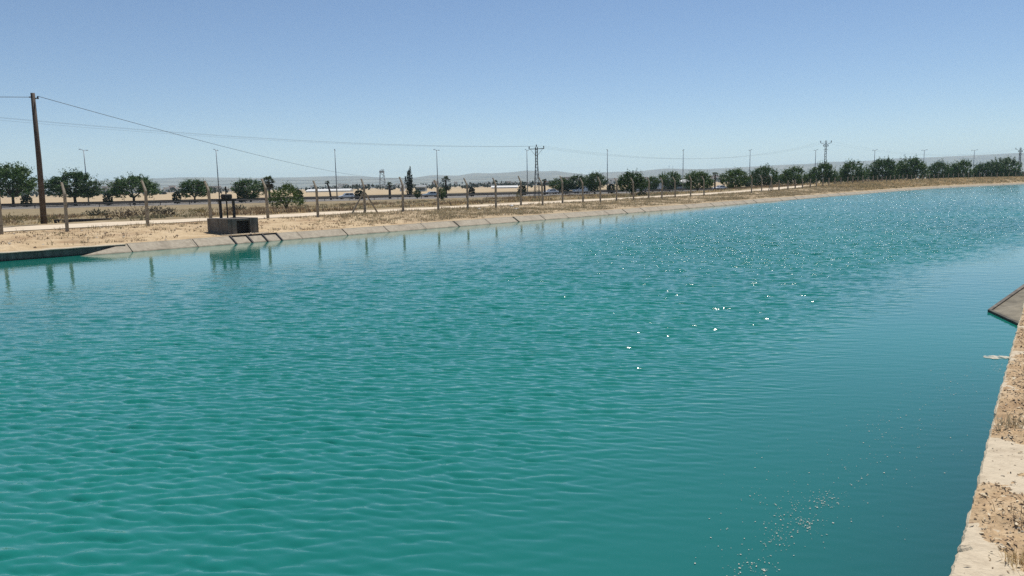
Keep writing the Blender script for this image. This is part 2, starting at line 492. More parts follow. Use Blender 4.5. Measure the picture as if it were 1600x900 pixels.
wm = wall_mesh(-55, LS0 - .1, q_far, .40, .62, .255, -1.1)
o = wm.build('wall_face', M['concrete_dark'], root); o.matrix_parent_inverse = Matrix.Translation(-Vector(root.location))
cm = wall_mesh(-55, LS0 - .1, q_far, .37, .66, .295, .257, rough=.02)
o = cm.build('coping', M['concrete_pale'], root); o.matrix_parent_inverse = Matrix.Translation(-Vector(root.location))

# ------------------------------------------------------------------ near bank
NB = Vector((1.86, 2.97, .5)); ND = Vector((5.73 - 1.86, 8.24 - 2.97, 0)).normalized(); NR = Vector((ND.y, -ND.x, 0))
def nb(t, lat, z): p = NB + ND * t + NR * lat; return (p.x, p.y, z)
T0, T1 = -24.0, 10.9                               # tip of the slope panel is just past T1
root = empty('canal_wall', (NB.x, NB.y, 0))
tag(root, 'pale crumbling concrete wall edge along the near bank at the lower right', 'wall')
ta = np.concatenate([np.arange(T0, -2, .25), np.arange(-2, T1 + .01, .02)])
lat = np.array([0, 0, 0, .012, .05, .12, .2, .3, .42, .56])
zz = np.array([-1.2, .40, .482, .5, .5, .5, .5, .5, .5, .5])
Tg, Lg = np.meshgrid(ta, lat, indexing='ij')
edge = (vnoise(ta * 1.3, 3.3) - .5) * .012 + (vnoise(ta * 9, 1.7) - .5) * .010 + (vnoise(ta * 27, 6.7) - .5) * .012
notch = np.zeros_like(ta)
for tc, wd, dp in ((.98, .018, .05), (.32, .02, .022), (2.75, .02, .03), (4.6, .025, .035), (6.2, .03, .03)):
    notch += dp * np.exp(-((ta - tc) / wd) ** 2)
Le = Lg.copy(); Le[:, 1:5] += (edge + notch)[:, None] * np.array([.6, 1, 1, .8])[None]
Zg = np.tile(zz, (len(ta), 1)) + np.where(Lg >= .012, .008 * (vnoise(Tg * 6, Lg * 6 + 3) - .5) + .006 * (vnoise(Tg * 23, Lg * 23) - .5), 0)
Zg[:, 2:4] -= (vnoise(ta * 13, 2.2) * .02 + notch * .6)[:, None]
P = np.stack([NB.x + ND.x * Tg + NR.x * Le, NB.y + ND.y * Tg + NR.y * Le, Zg], -1).reshape(-1, 3)
o = np_mesh('coping', P - np.array([NB.x, NB.y, 0]), grid_faces(len(ta), len(lat)), M['concrete_pale'], root, smooth=False)

# soil lying over the coping and the bank behind
def soil_mat():
    m, nt, b = new_mat('bank soil'); v = obj_vec(nt)
    n1 = noise(nt, 5, 6, .65, v); n2 = noise(nt, 45, 4, .6, v)
    c = ramp(nt, n1, [(.25, (.30, .185, .095)), (.5, (.47, .325, .18)), (.75, (.60, .46, .29))])
    c = mixc(nt, .6, c, mixc(nt, n2, (.3, .28, .26), (1.35, 1.35, 1.35)), 'MULTIPLY')
    nt.links.new(c, b.inputs['Base Color']); b.inputs['Roughness'].default_value = .95
    bump(nt, b, n2, .8, .012); return m
M['soil'] = soil_mat()
def soil_h(t, l):
    t = np.asarray(t, float); l = np.asarray(l, float)
    bandm = np.interp(t, [-3, .3, .62, .8, 1.1, 1.25, 1.95, 2.15, 12], [-.6, -.55, .2, .75, .7, -.5, -.65, .65, .75])
    bandm = np.maximum(bandm, np.interp(l, [0, .22, .5, .9], [-1, -.25, .45, .9]))
    n = vnoise(t * 4, l * 4 + 40) * .55 + vnoise(t * 11, l * 11) * .35 + vnoise(t * 36, l * 36) * .3 - .1
    lip = np.interp(l, [0, .05, .14], [-.9, -.15, 0])
    return .5 + .03 * (bandm + (n - .5) * 2.6 + lip) + .012 * (vnoise(t * 30, l * 30 + 5) - .5)
tt = np.concatenate([np.arange(-24, -1.5, .5), np.arange(-1.5, 12, .025)]); ll = np.concatenate([np.arange(.015, 1.3, .025), np.arange(1.3, 6, .25)])
Tg, Lg = np.meshgrid(tt, ll, indexing='ij')
P = np.stack([NB.x + ND.x * Tg + NR.x * Lg, NB.y + ND.y * Tg + NR.y * Lg, soil_h(Tg, Lg)], -1).reshape(-1, 3)
tag(np_mesh('bank_soil', P, grid_faces(len(tt), len(ll)), M['soil'], smooth=True), kind='structure')
# broad near-side ground
s2 = np.concatenate([-np.geomspace(12500, 30, 22), np.arange(-25, 60, 1.0), np.geomspace(60, 12000, 60)])
o2 = np.concatenate([[.6, 1., 1.5, 2.2, 3, 4, 5, 7, 10], np.geomspace(14, 12400, 28)])
S, O = np.meshgrid(s2, o2, indexing='ij')
def q_nb(s):
    sw, qw = sq(NB.x, NB.y)
    wl = qw + (s - sw) * ((ND.x * DN.x + ND.y * DN.y) / (ND.x * DS.x + ND.y * DS.y))
    return np.where(s < 16.4, np.where(s < -18, qw + (-18 - sw) * .0736 * 1.0, wl), q_near(s) - .2)
X, Y = plan(S, q_nb(S) - O)
Zg = .47 + (vnoise(S * .4, O * .4) - .5) * .1 * sstep(1, 4, O) + .25 * sstep(2, 10, O)
V = np.stack([X, Y, Zg], -1).reshape(-1, 3); V[:, :2] = np.clip(V[:, :2], -12900, 12900)
tag(np_mesh('bank_ground', V, grid_faces(len(s2), len(o2)), M['ground'], smooth=True, attrs={'offs': O * 0 + 5, 'along': S * 0 + 30}), kind='structure')

# concrete ramp where the vertical near wall turns into a sloped lining
tip = on_z(1548, 488, 0); toe = on_z(1593, 509, 0); crest = on_z(1660, 406, .5)
root = empty('wing_wall', (tip.x, tip.y, 0))
tag(root, 'grey concrete ramp rising out of the water at the right edge, with a pale top edge', 'wing wall')
A = Vector((0, 0, .03)); B = Vector((toe.x - tip.x, toe.y - tip.y, .03)); K = Vector((crest.x - tip.x, crest.y - tip.y, .5))
B = B + (B - A) * .25; D = K + Vector((.35, -.6, .02))
low = Vector((0, 0, -1.2))
mb = MB(); N_ = 14; top_ = []
mb.add([A, B, D, K, A * 1 + low, B + low, Vector((D.x, D.y, -1)), Vector((K.x, K.y, -1))], [(0, 1, 2), (0, 2, 3), (1, 0, 4, 5), (0, 3, 7, 4), (3, 2, 6, 7), (2, 1, 5, 6)])
mb.build('ramp', M['concrete_ramp'], root)
mb = MB(); dirk = (K - A).normalized(); sd2 = Vector((-dirk.y, dirk.x, 0)).normalized()
p_ = [A - dirk * .03 + sd2 * .04, A - dirk * .03 - sd2 * .015, K - sd2 * .03, K + sd2 * .05]
h_ = Vector((0, 0, .022)); dn2 = Vector((0, 0, -.25))
mb.add([p + dn2 for p in p_] + [p + h_ for p in p_], [(3, 2, 1, 0), (4, 5, 6, 7), (0, 1, 5, 4), (1, 2, 6, 5), (2, 3, 7, 6), (3, 0, 4, 7)])
mb.build('coping', M['concrete_gate'], root, bevel=.008)
mb = MB(); db = (B - A).normalized(); sb = Vector((db.y, -db.x, 0))
if sb.x > 0: sb = -sb
p_ = [A - db * .02 + sb * .03, A - db * .02 - sb * .03, B - sb * .03, B + sb * .03]
mb.add([p + dn2 for p in p_] + [p + Vector((0, 0, .012)) for p in p_], [(0, 1, 2, 3), (7, 6, 5, 4), (4, 5, 1, 0), (5, 6, 2, 1), (6, 7, 3, 2), (7, 4, 0, 3)])
mb.build('dark_edge', M['concrete_dark'], root, bevel=.006)  # darker strip along the foot of the ramp

# ------------------------------------------------------------------ water
def wave_tile(size, n, lmin, lmax, lpeak, wind, spread, seed, chop):
    rng = np.random.default_rng(seed)
    k1 = np.fft.fftfreq(n, size / n) * 2 * np.pi
    KX, KY = np.meshgrid(k1, k1, indexing='ij'); K = np.hypot(KX, KY); K[0, 0] = 1e-6
    lam = 2 * np.pi / K
    th = np.arctan2(KY, KX) - wind
    d = np.abs((th + np.pi) % (2 * np.pi) - np.pi)
    D = np.exp(-.5 * (d / spread) ** 2)
    kp = 2 * np.pi / lpeak
    A = np.exp(-.5 * (np.log(K / kp) / .42) ** 2) / K * D
    A[(lam < lmin) | (lam > lmax)] = 0
    H = A * (rng.normal(size=K.shape) + 1j * rng.normal(size=K.shape))
    h = np.fft.ifft2(H); sc = 1 / np.std(h.real)
    dx = np.fft.ifft2(-1j * KX / K * H).real * sc; dy = np.fft.ifft2(-1j * KY / K * H).real * sc
    return size, n, h.real * sc, dx * chop, dy * chop

def tile_sample(t, X, Y):
    size, n, h, dx, dy = t
    u = (X / size * n) % n; v = (Y / size * n) % n
    i = np.floor(u).astype(int) % n; j = np.floor(v).astype(int) % n
    fu = u - np.floor(u); fv = v - np.floor(v); i1 = (i + 1) % n; j1 = (j + 1) % n
    out = []
    for a in (h, dx, dy):
        out.append((a[i, j] * (1 - fu) + a[i1, j] * fu) * (1 - fv) + (a[i, j1] * (1 - fu) + a[i1, j1] * fu) * fv)
    return out

WIND = R(84)
tiles = [(wave_tile(8.3, 512, .045, .40, .105, WIND, .40, 1, 1.6), .0031, 20),
         (wave_tile(11.3, 512, .08, .7, .165, WIND + .12, .44, 2, 1.2), .0034, 40),
         (wave_tile(23.0, 512, .14, 1.4, .33, WIND - .1, .6, 3, 1.05), .0088, 900)]
# rows along the canal, finer close to the camera
rows = [-60.0]
while rows[-1] < 520:
    d = abs(rows[-1] - 6)
    rows.append(rows[-1] + (min(1.5, max(.017, .0030 * d)) if rows[-1] > -6 else max(.05, .05 * d)))
su = np.array(rows)
cols = [0.0]
while cols[-1] < 1:
    cols.append(cols[-1] + (.021 + .06 * cols[-1]) / 27.5)
cv = np.array(cols) / cols[-1]
S, Cv = np.meshgrid(su, cv, indexing='ij')
qn = np.minimum(q_nb(S) - .25, q_near(S) + 0) - .0
qn = np.where(S < 16.4, q_nb(S) - .2, q_near(S) - .6)
qf = q_far(S) + .58
Q = qn + (qf - qn) * Cv
X, Y = plan(S, Q)
dist = np.hypot(X, Y)
dn_ = Q - qn; df_ = qf - .58 - Q
calm_far = .035 + .965 * sstep(np.interp(S, [20, 50, 80], [7, 1.2, .0]), np.interp(S, [18, 50, 80], [19, 7, .9]), df_ + 1.6 * (vnoise(S * .25, Q * .5) - .5))
calm_near = .07 + .93 * sstep(1.3 , 4.2, dn_ - .03 * np.clip(S - 6, 0, 20) + .9 * (vnoise(S * .35, Q * .35) - .5))
patch = .75 + .5 * vnoise(S * .13 + 5, Q * .13)
chopv = calm_far * calm_near * patch
hz = np.zeros_like(X); dx = np.zeros_like(X); dy = np.zeros_like(X)
for t, amp, fade in tiles:
    lod = 1 - sstep(fade * .55, fade, dist)
    h, ax, ay = tile_sample(t, X, Y)
    if amp > .005: lod = lod * (.18 + .82 * sstep(7, 18, dist))
    hz += amp * lod * h * chopv; dx += amp * lod * ax * chopv; dy += amp * lod * ay * chopv
V = np.stack([X + dx, Y + dy, hz], -1).reshape(-1, 3)

m, nt, b = new_mat('canal water')
v = obj_vec(nt)
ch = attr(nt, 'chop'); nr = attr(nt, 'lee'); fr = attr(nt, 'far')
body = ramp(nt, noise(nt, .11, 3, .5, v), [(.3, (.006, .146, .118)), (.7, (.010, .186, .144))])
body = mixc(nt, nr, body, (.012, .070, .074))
nt.links.new(body, b.inputs['Base Color'])
b.inputs['Roughness'].default_value = .05; b.inputs['IOR'].default_value = 1.55
v1 = obj_vec(nt, (.75, 1, 1), -.12); v2 = obj_vec(nt, (.85, 1, 1), .35); v3 = obj_vec(nt, (.7, 1, 1), .1)
n1 = noise(nt, 7.0, 3, .6, v1, .25); n2 = noise(nt, 15, 2, .5, v2, .2); n3 = noise(nt, 2.3, 2, .5, v3, .2)
hsum = math_n(nt, 'ADD', math_n(nt, 'MULTIPLY', math_n(nt, 'ADD', math_n(nt, 'MULTIPLY', n1, .62), math_n(nt, 'MULTIPLY', n3, 1.1)), fr), math_n(nt, 'MULTIPLY', n2, math_n(nt, 'ADD', math_n(nt, 'MULTIPLY', fr, .10), .012)))
bump(nt, b, hsum, math_n(nt, 'MULTIPLY', ch, 1.0, clamp=True), .15)
far_att = sstep(7, 34, dist)
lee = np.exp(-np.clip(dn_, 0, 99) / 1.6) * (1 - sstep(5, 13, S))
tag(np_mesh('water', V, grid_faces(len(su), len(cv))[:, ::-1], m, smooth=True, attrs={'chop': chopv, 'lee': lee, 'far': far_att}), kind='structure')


# ------------------------------------------------------------------ floating foam
def flat_bits(n, px, spreads, rmin, rmax):
    vs, fs = [], []
    for _ in range(n):
        cx, cy, sx, sy = random.choice(px)
        p = on_z(random.gauss(cx, sx), min(1400, random.gauss(cy, sy)), .006)
        r = random.uniform(rmin, rmax) * random.choice((.5, .7, 1)); k = random.randint(5, 7); a0 = random.random() * 6; e = random.uniform(.3, .9)
        ca, sa_ = math.cos(a0), math.sin(a0); base = len(vs)
        for i in range(k):
            a = 2 * math.pi * i / k; rr = r * random.uniform(.5, 1.1)
            x, y = rr * math.cos(a), rr * math.sin(a) * e
            vs.append((p.x + x * ca - y * sa_, p.y + x * sa_ + y * ca, random.uniform(.0050, .0056)))
        vs.append((p.x, p.y, .0062))
        fs += [(base + i, base + (i + 1) % k, base + k) for i in range(k)]
    return vs, fs
px = [(1220, 800, 45, 30), (1270, 785, 40, 20), (1180, 870, 40, 25), (1350, 730, 50, 22), (1420, 655, 45, 20), (1460, 620, 40, 14), (1300, 740, 110, 70), (1500, 600, 30, 14), (1560, 575, 12, 6)]
px += [(1235, 805, 18, 14), (1215, 830, 14, 10), (1290, 780, 14, 8), (1265, 820, 10, 6), (1390, 660, 40, 10), (1440, 690, 60, 20), (1200, 760, 60, 40), (1180, 885, 20, 8)]
vs, fs = flat_bits(1000, px, None, .0025, .0095)
np_ = MB(); np_.add(vs, fs); tag(np_.build('floating_foam', M['foam']), kind='stuff')
mb = MB()
ca = on_z(1536, 557.5, .01); cb = on_z(1580, 557, .01); cc_ = (ca + cb) / 2; hl_ = (cb - ca).length / 2; da = (cb - ca).normalized(); pa_ = Vector((-da.y, da.x, 0))
vs = []; K_ = 64
for i in range(K_):
    a = 2 * math.pi * i / K_; j = .7 + .6 * float(vnoise(i * .45, 3.7))
    p = cc_ + da * (math.cos(a) * hl_ * (.85 + .3 * random.random())) + pa_ * (math.sin(a) * .085 * j); vs.append((p.x, p.y, .005))
mb.add(vs + [(cc_.x, cc_.y, .009)], [(i, (i + 1) % K_, K_) for i in range(K_)])
m, nt, b = new_mat('patchy foam'); v = obj_vec(nt)
b.inputs['Base Color'].default_value = (.56, .52, .42, 1); b.inputs['Roughness'].default_value = .9
nt.links.new(ramp(nt, noise(nt, 9, 5, .7, v), [(.40, (.15, .15, .15)), (.56, (.95, .95, .95))]), b.inputs['Alpha'])
tag(mb.build('foam_raft', m), 'pale strip of foam floating against the near concrete wall', 'foam')

# ------------------------------------------------------------------ near-bank litter and grass
def blades(tufts, blades_n, hmin, hmax, wd, spread, lean=.5):
    """tufts: array (n,3) ; returns tri mesh arrays"""
    n = len(tufts); k = blades_n
    base = np.repeat(tufts, k, 0)
    a = RNG.random(n * k) * 2 * np.pi; r = np.sqrt(RNG.random(n * k)) * np.repeat(spread, k) if np.ndim(spread) else np.sqrt(RNG.random(n * k)) * spread
    hsc = np.repeat(RNG.uniform(.6, 1.15, n), k)
    h = RNG.uniform(hmin, hmax, n * k) * hsc
    base = base + np.stack([np.cos(a) * r, np.sin(a) * r, 0 * r - .01], -1)
    la = a + RNG.normal(0, .8, n * k); lm = np.abs(RNG.normal(0, lean, n * k))
    tipv = base + np.stack([np.cos(la) * lm * h, np.sin(la) * lm * h, h / np.sqrt(1 + lm * lm)], -1)
    mid = base * .45 + tipv * .55 + np.stack([0 * h, 0 * h, h * .12], -1)
    sa_ = RNG.random(n * k) * np.pi
    w_ = np.stack([np.cos(sa_), np.sin(sa_), 0 * sa_], -1) * (wd * RNG.uniform(.6, 1.3, n * k))[:, None]
    V = np.stack([base - w_, base + w_, mid + w_ * .7, mid - w_ * .7, tipv], 1).reshape(-1, 3)
    i = np.arange(n * k)[:, None] * 5
    T = np.concatenate([i + np.array([[0, 1, 2]]), i + np.array([[0, 2, 3]]), i + np.array([[3, 2, 4]])], 1).reshape(-1, 3)
    return V, T

def pebbles(n, tr, lr, rmin, rmax):
    vs, fs = [], []
    for _ in range(n):
        t = random.uniform(*tr); l = lr[0] + (lr[1] - lr[0]) * random.random() ** .8
        h = float(soil_h(t, l))
        if h < .497 and random.random() < .93: continue
        r = rmin + (rmax - rmin) * random.random() ** 3
        x, y, z = nb(t, l, max(h, .5))
        q = random.random() * 6; base = len(vs)
        e1, e2, e3 = r * random.uniform(.8, 1.5), r * random.uniform(.5, 1), r * random.uniform(.3, .8)
        for (a, b_, c) in ((1, 0, 0), (-1, 0, 0), (0, 1, 0), (0, -1, 0), (0, 0, 1), (0, 0, -.6)):
            j = random.uniform(.75, 1.2); px_, py_, pz_ = a * e1 * j, b_ * e2 * j, c * e3 * j
            if c == 1: px_ += random.uniform(-.3, .3) * r
            vs.append((x + px_ * math.cos(q) - py_ * math.sin(q), y + px_ * math.sin(q) + py_ * math.cos(q), z + e3 * .4 + pz_))
        for a in (0, 1):
            for b_ in (2, 3):
                for c in (4, 5):
                    f = (base + a, base + b_, base + c); fs.append(f)
    return vs, fs
mb = MB(); mb.add(*pebbles(26000, (-.6, 11), (.015, .7), .0018, .0095)); tag(mb.build('gravel', M['pebble']), kind='stuff')
# dry leaf flakes
vs, fs = [], []
for _ in range(5200):
    t = random.uniform(-.5, 10); l = random.uniform(.02, .7); h = float(soil_h(t, l))
    if h < .502 and random.random() < .9: continue
    x, y, z = nb(t, l, max(h, .5) + random.uniform(.001, .006)); a = random.random() * 6.28; L_ = random.uniform(.005, .022); W_ = L_ * random.uniform(.15, .5); base = len(vs)
    ca_, sa_ = math.cos(a), math.sin(a)
    for (p, q, r_) in ((-L_, 0, random.uniform(0, .004)), (0, -W_, 0), (L_, 0, random.uniform(0, .008)), (0, W_, random.uniform(0, .006))): vs.append((x + p * ca_ - q * sa_, y + p * sa_ + q * ca_, z + r_))
    fs.append((base, base + 1, base + 2, base + 3))
mb = MB(); mb.add(vs, fs); tag(mb.build('leaf_litter', M['litter']), kind='stuff')
def tuft(px_, py_, n, k, hmin, hmax, sp, label, mat='straw', wd=.0022, lean=.7):
    p = on_z(px_, py_, .52); q_ = np.array([[random.gauss(0, sp), random.gauss(0, sp), 0] for _ in range(n)])
    Vb, Tb = blades(q_, k, hmin, hmax, wd, .03, lean)
    o = np_mesh('dry_grass_tuft', Vb, Tb, M[mat], tris=True); o.location = (p.x, p.y, .5)
    return tag(o, label, 'grass tuft', 'dry grass tufts on the near bank')
tuft(1614, 668, 16, 22, .05, .16, .075, 'straw coloured dry grass tuft on the near bank, above the bare concrete patch')
tuft(1606, 812, 12, 16, .04, .12, .05, 'thin greyish dry grass tuft at the right edge beside leaf litter', 'dead_brush')
tuft(1608, 880, 10, 16, .03, .1, .04, 'low withered tuft in the bottom right corner of the bank', 'straw')
tuft(1618, 592, 10, 16, .05, .12, .05, 'small dry tuft on the near bank beside the pale foam strip')

# ------------------------------------------------------------------ far-bank vegetation (stuff)
def scatter(n, s0, s1, o0, o1, dens, name, mat, k, hmin, hmax, wd, spread, lean=.5):
    s = RNG.uniform(s0, s1, n); o = RNG.uniform(o0, o1, n)
    keep = RNG.random(n) < dens(s, o)
    s, o = s[keep], o[keep]
    x, y = plan(s, q_far(s) + o)
    Vb, Tb = blades(np.stack([x, y, ground_z(s, o)], -1), k, hmin, hmax, wd, spread, lean)
    return tag(np_mesh(name, Vb, Tb, M[mat], tris=True), kind='stuff')
clump = lambda s, o, f: sstep(.42, .68, vnoise(s * f + 3, o * f + 17))
bankd = lambda s, o: np.clip(.05 + .95 * sstep(20, 34, s + 6 * (vnoise(s * .3, o * .3) - .5)), 0, 1) * (.25 + .75 * clump(s, o, .55)) * (1 - sstep(9.3, 10.2, o) * (1 - sstep(14.6, 15.2, o)))
scatter(15000, 8, 150, 1.3, 10, bankd, 'dry_grass', 'straw', 9, .06, .24, .012, .16)
scatter(8000, 8, 150, 1.3, 10, lambda s, o: bankd(s, o) * .8, 'dry_grass', 'scrub', 9, .05, .2, .013, .18)
scatter(9000, 120, 330, 1.2, 11, lambda s, o: .4 + .6 * clump(s, o, .25), 'dry_grass', 'straw', 7, .15, .4, .035, .3)
scatter(5000, 120, 330, 1.2, 11, lambda s, o: .3 + .7 * clump(s, o + 9, .25), 'dry_grass', 'scrub', 7, .15, .45, .035, .3)
backd = lambda s, o: (.12 + .88 * clump(s, o, .14)) * sstep(14.6, 15.6, o)
scatter(11000, -20, 260, 14.8, 80, backd, 'dry_grass', 'straw', 8, .1, .34, .03, .3)
scatter(10000, -20, 260, 14.8, 80, lambda s, o: backd(s, o + 40), 'dry_scrub', 'scrub', 9, .12, .42, .035, .35)
scatter(9000, -20, 200, 15.2, 75, lambda s, o: clump(s, o + 70, .1) ** 2, 'dry_scrub', 'dead_brush', 14, .2, .6, .035, .5, .8)
# small dry clods and tufts on the bare dirt at the left
scatter(2600, -12, 34, 1.0, 9.5, lambda s, o: .12 + .88 * clump(s, o, .8), 'dry_scrub', 'dead_brush', 7, .02, .12, .012, .12, .9)
scatter(420, -12, 30, 7, 9.6, lambda s, o: clump(s, o + 3, .5), 'dry_grass', 'straw', 10, .05, .22, .01, .15)

vs, fs = [], []
for _ in range(1500):
    s_ = random.uniform(-10, 60); o_ = random.uniform(.8, 9.8); x, y = plan(s_, float(q_far(s_)) + o_); z = float(ground_z(s_, o_)); r = .012 + .06 * random.random() ** 4; base = len(vs)
    for (a, b_, c) in ((1, 0, 0), (-1, 0, 0), (0, 1, 0), (0, -1, 0), (0, 0, 1), (0, 0, -.6)):
        j = random.uniform(.7, 1.3); vs.append((x + a * r * j * 1.2, y + b_ * r * j, z + r * .3 + c * r * j * .7))
    fs += [(base + a, base + b_, base + c) for a in (0, 1) for b_ in (2, 3) for c in (4, 5)]
mb = MB(); mb.add(vs, fs); tag(mb.build('gravel', M['far_stone']), kind='stuff')

# ------------------------------------------------------------------ sluice gate on the far bank
gp = on_z(363, 367.3, .30)
ang = math.atan2(DS.y, DS.x)
g = empty('sluice_gate', (gp.x, gp.y, .0), ang)       # local x along the canal (to the right), local y away from the water
tag(g, 'small concrete sluice box with dark opening and steel lifting frame on the far bank', 'sluice gate')
def lbox(name, mat, x0, x1, y0, y1, z0, z1, parent=g, bevel=.012):
    mb = MB(); mb.box(((x0 + x1) / 2, (y0 + y1) / 2, (z0 + z1) / 2), (x1 - x0, y1 - y0, z1 - z0)); return mb.build(name, mat, parent, bevel=bevel)
GT = 0.99
lbox('side_wall', M['concrete_gate'], -.17, .24, 0, 1.75, -.2, GT)
lbox('side_wall', M['concrete_gate'], .90, 1.28, .05, 1.75, -.2, GT)
lbox('back_wall', M['concrete_gate'], .243, .897, 1.55, 1.75, -.2, GT - .01)
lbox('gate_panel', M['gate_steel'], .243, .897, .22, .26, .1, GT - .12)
lbox('cover_slab', M['concrete_gate'], .243, .897, .12, 1.545, GT - .11, GT - .02)  # brought forward over the opening to keep its inside dark
lbox('sill', M['concrete_pale'], -.55, 1.62, -.22, -.004, .1, .335)
for x0 in (.24, .86):
    lbox('upright', M['dark_steel'], x0, x0 + .09, 1.30, 1.42, GT - .02, GT + .72)
lbox('crossbeam', M['dark_steel'], .17, 1.02, 1.28, 1.45, GT + .72, GT + .82)
gb = lbox('gearbox', M['dark_steel'], .40, .80, 1.2, 1.52, GT + .82, GT + 1.03, bevel=.05)
mb = MB(); mb.tube((.59, 1.36, GT - .1), (.59, 1.36, GT + 1.36), .03, n=10); mb.build('spindle', M['dark_steel'], g)
mb = MB()
for k in range(12):
    a, b2 = 2 * math.pi * k / 12, 2 * math.pi * (k + 1) / 12
    mb.tube((.34, 1.36 + .16 * math.cos(a), GT + .93 + .16 * math.sin(a)), (.34, 1.36 + .16 * math.cos(b2), GT + .93 + .16 * math.sin(b2)), .014, n=6)
mb.tube((.34, 1.2, GT + .93), (.34, 1.52, GT + .93), .012, n=6); mb.tube((.34, 1.36, GT + .93), (.42, 1.36, GT + .93), .02, n=6)
mb.build('handwheel', M['dark_steel'], gb)
# dark bars paint the panel joints' shadows on the lining below the gate
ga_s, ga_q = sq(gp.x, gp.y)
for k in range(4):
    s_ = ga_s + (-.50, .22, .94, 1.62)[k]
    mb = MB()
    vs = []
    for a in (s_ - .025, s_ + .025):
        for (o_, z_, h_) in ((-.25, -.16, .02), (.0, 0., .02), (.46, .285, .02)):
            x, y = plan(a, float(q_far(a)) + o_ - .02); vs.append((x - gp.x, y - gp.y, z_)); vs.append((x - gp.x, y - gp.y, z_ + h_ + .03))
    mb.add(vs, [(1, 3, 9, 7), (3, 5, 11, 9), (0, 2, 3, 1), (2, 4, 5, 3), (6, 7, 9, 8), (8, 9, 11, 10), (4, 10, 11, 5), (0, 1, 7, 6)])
    o = mb.build('joint_shadow_bar', M['joint'], g); o.rotation_euler = (0, 0, -ang)
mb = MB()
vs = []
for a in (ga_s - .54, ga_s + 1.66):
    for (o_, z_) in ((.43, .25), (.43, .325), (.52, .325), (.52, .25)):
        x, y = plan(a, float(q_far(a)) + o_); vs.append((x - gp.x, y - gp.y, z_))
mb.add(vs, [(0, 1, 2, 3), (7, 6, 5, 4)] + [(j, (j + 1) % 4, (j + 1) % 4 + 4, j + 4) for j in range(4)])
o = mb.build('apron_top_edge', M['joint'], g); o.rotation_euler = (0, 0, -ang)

# ------------------------------------------------------------------ fences
def line_s(x, o):                                   # s where the photo column x meets the line at offset o
    best = None
    ra = ray(x, y_hor(x) + 20)
    lo_, hi_ = -40.0, 420.0
    def px_of(s):
        X, Y = plan(s, float(q_far(s)) + o); z = float(z_fence(s)); v_ = Vector((X, Y, z)) - CAM
        return 800 + FPX * v_.dot(rt) / v_.dot(fw)
    for s in np.arange(-12, 420, .5):
        if px_of(s) <= x <= px_of(s + .5):
            a, b_ = s, s + .5
            for _ in range(20):
                c = (a + b_) / 2
                if px_of(c) < x: a = c
                else: b_ = c
            return a
    return None
FO = 8.1
post_mb = MB()
H1 = 1.72
ring = []
pts = [((0, 0, -.3), .062), ((0, 0, H1 - .05), .052), ((0, .03, H1 + .03), .05), ((0, .27, H1 + .46), .040)]
def square_path(mb, pts):
    vs = []
    for (p, r) in pts:
        for dx_, dy_ in ((-r, -r), (r, -r), (r, r), (-r, r)): vs.append((p[0] + dx_, p[1] + dy_, p[2]))
    n = len(pts)
    fs = [(i * 4 + j, i * 4 + (j + 1) % 4, i * 4 + 4 + (j + 1) % 4, i * 4 + 4 + j) for i in range(n - 1) for j in range(4)]
    fs += [(3, 2, 1, 0), tuple((n - 1) * 4 + j for j in range(4))]
    mb.add(vs, fs)
square_path(post_mb, pts)
fence = empty('fence', tuple(plan(30, float(q_far(30)) + FO)) + (.5,))
tag(fence, 'barbed wire fence on bent topped concrete posts along the far bank', 'fence')
floc = Vector(fence.location)
xs_px = [2.5, 105, 231, 330, 419, 497, 570.5, 630, 685, 731, 775, 814, 848, 879, 911, 938, 963, 990, 1013.5, 1034, 1055, 1079, 1100, 1174, 1190, 1204.5]
xs_s = [line_s(x, FO) for x in xs_px]
xs_s = [xs_s[0] - 5.6] + xs_s
proto = None; plist = []
for i, s in enumerate(xs_s):
    X, Y = plan(s, float(q_far(s)) + FO); z = float(ground_z(s, FO))
    if proto is None:
        o = post_mb.build('post', M['concrete_post'], fence, bevel=.008); proto = o
    else:
        o = proto.copy(); COL.objects.link(o); o.parent = fence
    o.location = Vector((X, Y, z)) - floc
    o.rotation_euler = (R(random.uniform(-1.6, 1.6)), R(random.uniform(-2, 2)), ang + R(random.uniform(-8, 8)))
    sc_ = random.uniform(.96, 1.04); o.scale = (1, 1, sc_)
    plist.append((s, Vector((X, Y, z)), o))
    if i in (7, 26):
        o['label'] = 'post held by two diagonal braces'
        for sg in (-1, 1):
            mb = MB(); mb.tube((sg * .07, 0, 1.32), (sg * 1.0, .02, -.1), .05, .055, n=4); br = mb.build('brace', M['concrete_post'], o)
def strands(pl, heights, parent, loc, tipw=None, sagk=.02, rad=.0048):
    for (hz_, oy) in heights:
        mb = MB()
        for (s0_, p0, _), (s1_, p1, _) in zip(pl[:-1], pl[1:]):
            a = p0 + DN * oy + Vector((0, 0, hz_)); b_ = p1 + DN * oy + Vector((0, 0, hz_)); seg = []
            for k in range(5):
                f = k / 4; p = a.lerp(b_, f); p.z -= sagk * 4 * f * (1 - f); seg.append(p - loc)
            mb.path(seg, [rad] * 5, n=4)
        mb.build('wire_strand', M['wire'], parent)
nearp = plist[:24]
strands(plist, [(.35, -.07), (.75, -.07), (1.15, -.07), (1.55, -.07), (1.92, .12), (2.1, .23)], fence, floc)
